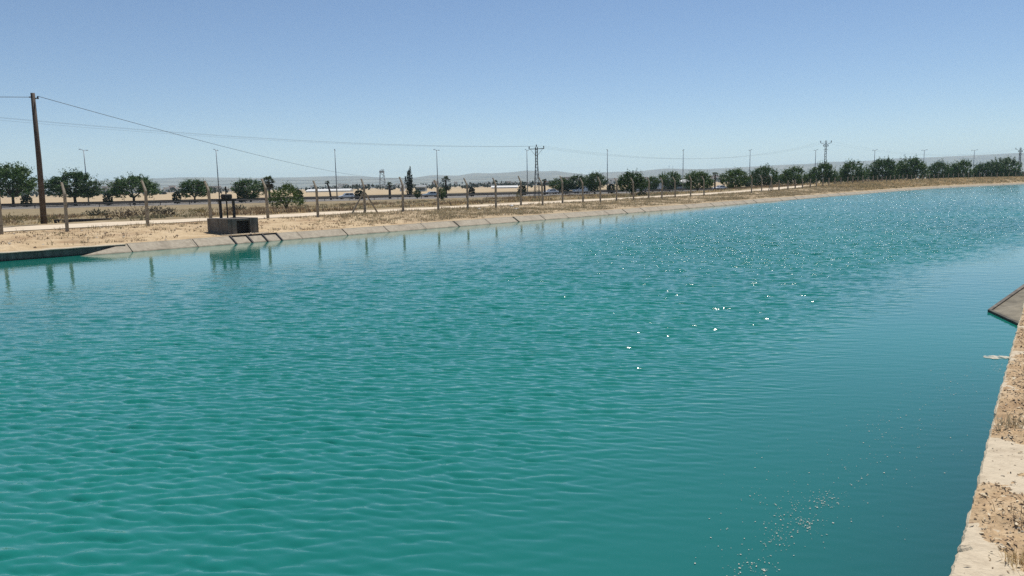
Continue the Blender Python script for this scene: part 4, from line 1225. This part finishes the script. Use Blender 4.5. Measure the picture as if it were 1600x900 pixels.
# sallow sapling beside the pylon
b_ = put(809, 88); t = empty('sapling', b_); tag(t, 'yellowish sapling standing behind the track left of the lattice pylon', 'sapling')
mb = MB(); mb.path([(0, 0, -.1), (.02, 0, .5), (0, 0, 1.1)], [.05, .04, .015], n=6); mb.build('trunk', M['bark'], t)
V, T = [], []; n = 40; rng = np.random.default_rng(3); c = np.stack([rng.normal(0, .2, n), rng.normal(0, .2, n), rng.uniform(.55, 1.15, n)], -1); d = np.stack([c[:, 0], c[:, 1], np.full(n, .3)], -1)
leaf_cloud(V, T, c, d, np.full(n, .3), 8, .05, rng); np_mesh('crown', np.concatenate(V), np.concatenate(T), M['leaf_sallow'], t)

# single shrubs in the scrub behind the track
def shrub(x, y, wpx, hpx, mat, label, seed):
    rng = np.random.default_rng(seed); Y_ = 52.0
    for _ in range(12):
        p = at_depth(x, y, Y_); zg = gz(p.x, p.y); d_ = ray(x, y); Y_ = float(np.clip(Y_ + .7 * ((zg - CAM.z) / d_.z * d_.y - Y_), 36, 120))
    p = at_depth(x, y, Y_); t = empty('shrub', (p.x, p.y, gz(p.x, p.y) - .03)); tag(t, label, 'shrub', 'shrubs in the scrub behind the dirt track')
    w_, h_ = wpx * 1.2 * Y_ / FPX, hpx * 1.35 * Y_ / FPX
    mb = MB()
    for i in range(7):
        a = rng.random() * 6.28; mb.path([(0, 0, 0), (math.cos(a) * w_ * .2, math.sin(a) * w_ * .15, h_ * .45), (math.cos(a) * w_ * .38, math.sin(a) * w_ * .3, h_ * .75)], [.02, .014, .006], n=4)
    mb.build('stems', M['bark'], t)
    n = 160; a = rng.random(n) * 6.28; r = np.sqrt(rng.random(n)); z = rng.random(n) * np.sqrt(np.clip(1 - r * r * .9, 0, 1)); k = .75 + .5 * rng.random(9)[(a / 6.28 * 9).astype(int) % 9]
    c = np.stack([r * np.cos(a) * w_ * .5 * k, r * np.sin(a) * w_ * .4 * k, z * h_ * .85 * k], -1); d = c / np.linalg.norm(c + 1e-6, axis=1, keepdims=True) + np.array([0, 0, .5])
    V, T = [], []; leaf_cloud(V, T, c, d, np.full(n, h_ * .2), 10, .065, rng); np_mesh('foliage', np.concatenate(V), np.concatenate(T), M[mat], t)
shrub(152, 337, 30, 9, 'leaf_bush', 'low dark green shrub right of the culvert behind the track', 1)
shrub(188, 341, 44, 12, 'brown_bush', 'sprawling brown shrub between the first two whole fence posts', 2)
shrub(222, 343, 56, 19, 'brown_bush', 'large reddish brown dry shrub behind the second whole fence post', 3)
shrub(262, 341, 34, 12, 'brown_bush', 'brown dry shrub just right of the second whole fence post', 4)
shrub(247, 331, 40, 7, 'leaf_bush', 'flat dark green shrub above the large brown one near the road', 5)
shrub(313, 332, 26, 7, 'scrub', 'grey green shrub left of the sluice gate frame', 6)
shrub(372, 329, 20, 7, 'leaf_bush', 'small dark shrub right of the sluice gate frame', 7)
shrub(24, 345, 40, 9, 'scrub', 'grey green shrub left of the wooden pole foot', 8)
shrub(80, 347, 24, 8, 'scrub', 'grey green shrub right of the wooden pole foot', 9)
shrub(1003, 306, 14, 5, 'leaf_bush', 'small dark shrub between fence posts below the minibus', 10)

# ------------------------------------------------------------------ vehicles
def wheel(root, x, y, r, wd):
    wr = MB(); sg = 1 if y > 0 else -1
    wr.tube((x, y - wd / 2, r), (x, y + wd / 2, r), r, n=20); wo = wr.build('wheel', M['tyre'], root)
    rm = MB(); rm.tube((x, y + sg * (wd / 2 - .02), r), (x, y + sg * (wd / 2 + .012), r), r * .62, r * .5, n=14); rm.build('rim', M['rim'], wo)

def vehicle(name, label, cat, pos, heading, paint, prof, cab, width, wheels, r, windows, group='vehicles passing on the road', roof_in=.13, lights_z=.68):
    t = empty(name, pos, heading); tag(t, label, cat, group)
    mb = MB(); mb.prism(prof, -width / 2, width / 2); body = mb.build('body', paint, t, bevel=.06)
    # cabin: lower outline (x0,x1,z0), roof outline (x0,x1,z1)
    (a0, a1, z0), (b0_, b1, z1) = cab
    y0, y1 = width / 2 - .03, width / 2 - roof_in
    mb = MB()
    vs = [(a0, -y0, z0), (a1, -y0, z0), (a1, y0, z0), (a0, y0, z0), (b0_, -y1, z1), (b1, -y1, z1), (b1, y1, z1), (b0_, y1, z1)]
    mb.add(vs, [(3, 2, 1, 0), (4, 5, 6, 7), (0, 1, 5, 4), (1, 2, 6, 5), (2, 3, 7, 6), (3, 0, 4, 7)])
    mb.build('cabin', paint, t, bevel=.07)
    def lerp(a, b2, f): return a + (b2 - a) * f
    for sg in (-1, 1):
        for (f0, f1) in windows:
            mb = MB(); pts = []
            for ff, h in ((f0, .12), (f1, .12), (f1, .86), (f0, .86)):
                xl = lerp(a0, a1, ff); xu = lerp(b0_, b1, ff); pts.append((lerp(xl, xu, h), sg * (lerp(y0, y1, h) + .008), lerp(z0, z1, h)))
            inner = [(p[0], p[1] - sg * .03, p[2]) for p in pts]
            mb.add(pts + inner, [(0, 1, 2, 3) if sg < 0 else (3, 2, 1, 0)] + [(i, 4 + i, 4 + (i + 1) % 4, (i + 1) % 4) for i in range(4)]); mb.build('side_window', M['glass'], t)
    for nm_, xa, xb, sg in (('windscreen', a1, b1, 1), ('rear_window', a0, b0_, -1)):
        mb = MB(); pts = []
        for yy, h in ((-.86, .12), (.86, .12), (.86, .88), (-.86, .88)):
            pts.append((lerp(xa, xb, h) + sg * .012, yy * lerp(y0, y1, h), lerp(z0, z1, h)))
        inner = [(p[0] - sg * .03, p[1], p[2]) for p in pts]
        mb.add(pts + inner, [(0, 1, 2, 3) if sg > 0 else (3, 2, 1, 0)] + [(i, 4 + i, 4 + (i + 1) % 4, (i + 1) % 4) for i in range(4)]); mb.build(nm_, M['glass'], t)
    for xw in wheels:
        for sg in (-1, 1): wheel(t, xw, sg * (width / 2 - .09), r, .22)
    xf = max(p[0] for p in prof); xr = min(p[0] for p in prof)
    for sg in (-1, 1):
        mb = MB(); mb.box((xf - .03, sg * (width / 2 - .24), lights_z), (.09, .34, .16)); mb.build('headlight', M['headlight'], t, bevel=.02)
        mb = MB(); mb.box((xr + .03, sg * (width / 2 - .2), lights_z + .1), (.09, .26, .2)); mb.build('tail_light', M['taillight'], t, bevel=.02)
    mb = MB(); mb.box((0, 0, .3), ((xf - xr) * .9, width * .9, .16)); mb.build('underbody', M['tyre'], t)
    return t
hl = math.atan2(RD.y, RD.x)
def rpos(x, off):
    d = ray(x, y_hor(x)); k = d.x / d.y; Rp = RO + RN * off
    a = (k * Rp.y - Rp.x) / (RD.x - k * RD.y); return rpt(a, off, ROADZ + .05)
sed = [(-2.15, .32), (2.15, .32), (2.2, .6), (2.05, .78), (1.0, .93), (-1.6, .97), (-2.15, .9), (-2.2, .6)]
hat = [(-1.95, .32), (1.95, .32), (2.0, .62), (1.85, .82), (.95, .98), (-1.85, 1.02), (-1.98, .7)]
vehicle('hatchback_car', 'white hatchback on the road left of the braced fence post', 'car', rpos(541, -6.5), hl + math.pi, M['white_paint'], hat, ((-1.85, 1.0, .97), (-1.5, .25, 1.55)), 1.75, (-1.25, 1.25), .33, ((.06, .46), (.5, .92)))
vehicle('sedan_car', 'pale silver blue sedan on the road just left of the two tiered palm', 'car', rpos(673, -6.5), hl + math.pi, M['silver_paint'], sed, ((-1.75, 1.0, .92), (-1.0, .25, 1.45)), 1.75, (-1.3, 1.35), .33, ((.08, .47), (.51, .92)))
vehicle('sedan_car', 'white car front half hidden by the first tree right of the lattice pylon', 'car', rpos(860, -6.5), hl + math.pi, M['white_paint'], sed, ((-1.75, 1.0, .92), (-1.0, .25, 1.45)), 1.75, (-1.3, 1.35), .33, ((.08, .47), (.51, .92)))
van = [(-2.4, .34), (2.3, .34), (2.38, .7), (2.2, 1.0), (1.45, 1.15), (-2.4, 1.15)]
vehicle('van', 'white van with sloping bonnet behind a fence post, left of the dense tree', 'van', rpos(908, -6.5), hl + math.pi, M['white_paint'], van, ((-2.38, 1.5, 1.12), (-2.3, .55, 2.0)), 1.85, (-1.45, 1.5), .35, ((.5, .7), (.74, .94)), roof_in=.18, lights_z=.85)
mini = [(-2.95, .38), (2.75, .38), (2.85, .8), (2.6, 1.12), (1.9, 1.3), (-2.95, 1.3)]
vehicle('minibus', 'white minibus with a long dark window band on the road', 'minibus', rpos(998, -6.5), hl + math.pi, M['white_paint'], mini, ((-2.93, 2.0, 1.27), (-2.85, 1.3, 2.6)), 2.05, (-1.7, 1.8), .38, ((.05, .3), (.31, .55), (.56, .78), (.82, .95)), roof_in=.16, lights_z=.9)
vehicle('sedan_car', 'white sedan on the road between the thin palm and the rounded tree', 'car', rpos(1125, -6.5), hl + math.pi, M['white_paint'], sed, ((-1.75, 1.0, .92), (-1.0, .25, 1.45)), 1.75, (-1.3, 1.35), .33, ((.08, .47), (.51, .92)))
# box truck seen behind the minibus
tk = vehicle('truck', 'white truck with tall cab and box body behind the dark tree right of the minibus', 'truck', rpos(1031, 6.5), hl + math.pi, M['white_paint'], [(-3.6, .5), (3.3, .5), (3.4, 1.0), (3.35, 1.5), (-3.6, 1.0)], ((1.5, 3.35, 1.2), (1.55, 3.1, 2.9)), 2.3, (-2.3, 2.3), .48, ((.45, .92),), roof_in=.12, lights_z=.9)
mb = MB(); mb.box((-1.15, 0, 2.3), (4.8, 2.4, 2.5)); mb.build('cargo_box', M['white_paint'], tk, bevel=.05)

# ------------------------------------------------------------------ sheds, greenhouse, culvert, litter
def shed(name, label, x0, x1, Yd, h, wall, roof, depth=12, cat='shed', gable=1.0, windows=0):
    a = at_depth(x0, y_hor(x0) + 5, Yd); b2 = at_depth(x1, y_hor(x1) + 5, Yd); Lx = b2.x - a.x
    t = empty(name, ((a.x + b2.x) / 2, Yd, ROADZ)); tag(t, label, cat)
    lbox('wall', wall, -Lx / 2, Lx / 2, 0, depth, -.3, h, t, bevel=0)
    mb = MB(); mb.add([(-Lx / 2 - .4, -.4, h), (Lx / 2 + .4, -.4, h), (Lx / 2 + .4, depth + .4, h), (-Lx / 2 - .4, depth + .4, h), (-Lx / 2 - .4, depth / 2, h + gable), (Lx / 2 + .4, depth / 2, h + gable)], [(0, 1, 5, 4), (2, 3, 4, 5), (0, 4, 3), (1, 2, 5), (3, 2, 1, 0)]); mb.build('roof', roof, t)
    for k in range(windows):
        xx = -Lx / 2 + Lx * (k + .5) / windows; lbox('window', M['glass'], xx - .8, xx + .8, -.06, .02, h * .35, h * .72, t, bevel=0)
    return t
shed('long_shed', 'long white roofed shed in the pale field behind the thin leaning palm', 478, 546, 560, .9, M['shed_white'], M['shed_white'], 14, gable=1.3)
shed('long_shed', 'long white roofed shed in the field left of the clipped bush by the pylon', 768, 809, 620, 1.0, M['shed_white'], M['shed_white'], 14, gable=1.2)
shed('shed', 'grey roofed farm building just right of the poplar', 650, 664, 420, 2.6, M['shed_wall'], M['roof_grey'], 10, gable=1.1, windows=3)
shed('shed', 'tiny white house left of the poplar foot, by a bent topped post', 625, 631, 480, 3.0, M['shed_white'], M['roof_grey'], 6, windows=1)
shed('greenhouse', 'pale greenhouse behind the lamp between two dark trees', 1056, 1083, 300, 2.6, M['shed_wall'], M['shed_white'], 14, 'greenhouse', 1.0, 8)
shed('shed', 'low pale shed seen under the trees left of the lamp after the pylon', 886, 900, 330, 2.8, M['shed_wall'], M['shed_white'], 10, windows=2)

c0 = on_z(120, 351, .32)
cv_ = empty('culvert', (c0.x, c0.y, .0), R(12)); tag(cv_, 'pale concrete culvert slab over a dark ditch beside the track', 'culvert')
lbox('slab', M['concrete_pale'], -1.15, 1.15, 0, .8, .30, .42, cv_)
lbox('dark_recess', M['joint'], -1.6, 1.6, .9, 1.1, .1, .62, cv_)  # near-black wall stands in for the shade of the recess
for sx in (-1.1, 1.0): lbox('side_support', M['concrete_dark'], sx, sx + .1, .05, .8, -.1, .298, cv_)

def bag(x, y, label, size, n=1):
    p = on_z(x, y, .55); s_, q_ = sq(p.x, p.y); z = float(ground_z(s_, q_ - float(q_far(s_))))
    import bmesh
    bm = bmesh.new(); bmesh.ops.create_icosphere(bm, subdivisions=3, radius=1)
    rng = random.Random(int(x * 7 + y))
    for v_ in bm.verts:
        n1 = vnoise(v_.co.x * 2.3 + x, v_.co.y * 2.3 + y) + .6 * vnoise(v_.co.z * 5 + x, v_.co.x * 5 + 3)
        v_.co *= .55 + .6 * float(n1); v_.co.z = max(v_.co.z, -.35) * .6; v_.co.x *= size[0]; v_.co.y *= size[1]; v_.co.z *= size[2]
    me = bpy.data.meshes.new('plastic_bag'); bm.to_mesh(me); bm.free(); me.materials.append(M['bag'])
    o = bpy.data.objects.new('plastic_bag', me); COL.objects.link(o); o.location = (p.x, p.y, z + .1 * size[2]); tag(o, label, 'litter', 'white plastic litter'); return o
bag(799, 323.5, 'crumpled white plastic bag left of a pair, before the fence near the pylon', (.16, .14, .16))
bag(807, 325.5, 'larger crumpled white plastic bag right of a pair, before the fence near the pylon', (.24, .16, .15))
bag(749, 326.5, 'small white plastic scrap alone on the dry bank', (.13, .1, .12))
bag(131, 329, 'white scrap in the scrub right of the wooden pole', (.3, .2, .2))

# ------------------------------------------------------------------ far plain: tree belts, town, hills
tf = []
for _ in range(1300):
    Yd = 620 * math.exp(random.random() * 1.35); k = random.uniform(-.85, .85); X_ = k * Yd
    if vnoise(X_ * .01 + 40, Yd * .012) < .45: continue
    tf.append((X_, Yd, random.uniform(2.2, 6.5) * (Yd / 900) ** .5))
V, T = [], []
rng = np.random.default_rng(77)
c = np.array(tf); n = len(c)
cent = np.repeat(c, 5, 0); rr = cent[:, 2]
pc_ = np.stack([cent[:, 0] + rng.normal(0, .8, n * 5) * rr, cent[:, 1] + rng.normal(0, .6, n * 5) * rr, ROADZ + rr * rng.uniform(.15, .95, n * 5)], -1)
leaf_cloud(V, T, pc_, np.tile([0, 0, 1.0], (n * 5, 1)), rr * .3, 7, 1.5, rng)
tag(np_mesh('far_tree_belt', np.concatenate(V), np.concatenate(T), M['hedge_far']), kind='stuff')
mb = MB(); random.seed(21)
for _ in range(1100):
    Yd = random.uniform(1500, 4300); X_ = random.uniform(-.85, .9) * Yd
    if vnoise(X_ * .004 + 9, Yd * .004) < .42: continue
    w_, d_, h_ = random.uniform(10, 34), random.uniform(10, 20), random.choice((4, 5, 7, 10, 14)) * random.uniform(.8, 1.2)
    mb.box((X_, Yd, ROADZ + h_ / 2), (w_, d_, h_), Matrix.Rotation(random.uniform(-.5, .5), 3, 'Z'))
    mb.box((X_, Yd, ROADZ + h_ + .4), (w_ * 1.03, d_ * 1.03, .8), Matrix.Rotation(random.uniform(-.1, .1), 3, 'Z'))
m, nt, b = new_mat('far town walls'); g_ = nt.nodes.new('ShaderNodeNewGeometry')
nt.links.new(ramp(nt, g_.outputs['Random Per Island'], [(0, (.30, .24, .19)), (.4, (.45, .40, .34)), (.8, (.62, .60, .56)), (1, (.30, .15, .10))]), b.inputs['Base Color']); b.inputs['Roughness'].default_value = .9
tag(mb.build('far_town', m), kind='stuff')

hp = [(-500, 300), (-200, 292), (0, 287.5), (150, 283), (250, 279), (300, 277), (400, 278), (480, 277), (530, 275), (562, 275), (600, 277.5), (650, 278), (680, 273.5), (720, 274.5), (745, 270.5), (770, 271), (800, 269.5), (826, 266.5), (850, 268), (870, 267), (900, 271), (920, 273), (935, 270), (960, 268.7), (1000, 267.5), (1040, 263.5), (1070, 264.5), (1100, 264.5), (1150, 262), (1220, 258), (1260, 256.5), (1300, 253), (1330, 253.5), (1400, 248), (1450, 246.5), (1500, 244), (1560, 241), (1600, 239), (1750, 236), (2100, 250)]
hx = np.array([p[0] for p in hp], float); hy = np.array([p[1] for p in hp], float)
YR = 6500.0
nx, ny = 420, 60
kx = np.linspace(-1.35, 1.35, nx); pxs = 800 + FPX * kx * 1.008
ridge_px = (303.5 - .01875 * pxs) - np.interp(pxs, hx, hy)
yy = np.linspace(0, 1, ny)
Kx, Yy = np.meshgrid(kx, yy, indexing='ij')
Yd = 4000 + (9000 - 4000) * Yy
ridgeh = np.maximum(ridge_px, 1)[:, None] * YR / FPX
f = np.where(Yd < YR, sstep(4000, YR, Yd) ** 1.25, 1 - .5 * sstep(YR, 9000, Yd))
Xd = Kx * YR * (1 + .35 * (Yd - YR) / YR)
nz = vnoise(Xd * .004, Yd * .003) * .5 + vnoise(Xd * .011 + 7, Yd * .009) * .3 + vnoise(Xd * .03, Yd * .02) * .2
Zd = ROADZ - 1 + (ridgeh + 2.2) * f * (1 - .42 * (nz - .2) * (1 - np.exp(-((Yd - YR) / 700) ** 2)))
m, nt, b = new_mat('bare hills'); v = obj_vec(nt)
nt.links.new(ramp(nt, noise(nt, .0035, 6, .6, v), [(.3, (.095, .092, .068)), (.55, (.165, .152, .112)), (.75, (.23, .207, .152))]), b.inputs['Base Color']); b.inputs['Roughness'].default_value = 1
tag(np_mesh('hills', np.stack([Xd, Yd, Zd], -1).reshape(-1, 3), grid_faces(nx, ny), m, smooth=True), kind='structure')
for x, yt, lab in ((1045.5, 258.5, 'thin hazy mast on the distant hilltop, left of a pair'), (1051, 259, 'thin hazy mast on the distant hilltop, right of a pair')):
    p = at_depth(x, 264, YR); ht = z_at(x, yt, YR); t = empty('hill_mast', (p.x, YR, p.z - 6)); tag(t, lab, 'mast', 'masts on the distant hill')
    mb = MB(); mb.tube((0, 0, -10), (0, 0, ht - p.z + 6), 2.6, 1.2, n=6); mb.build('shaft', M['steel'], t)
    mb = MB(); mb.box((0, 0, 2), (9, 9, 8)); mb.build('base_hut', M['shed_wall'], t)
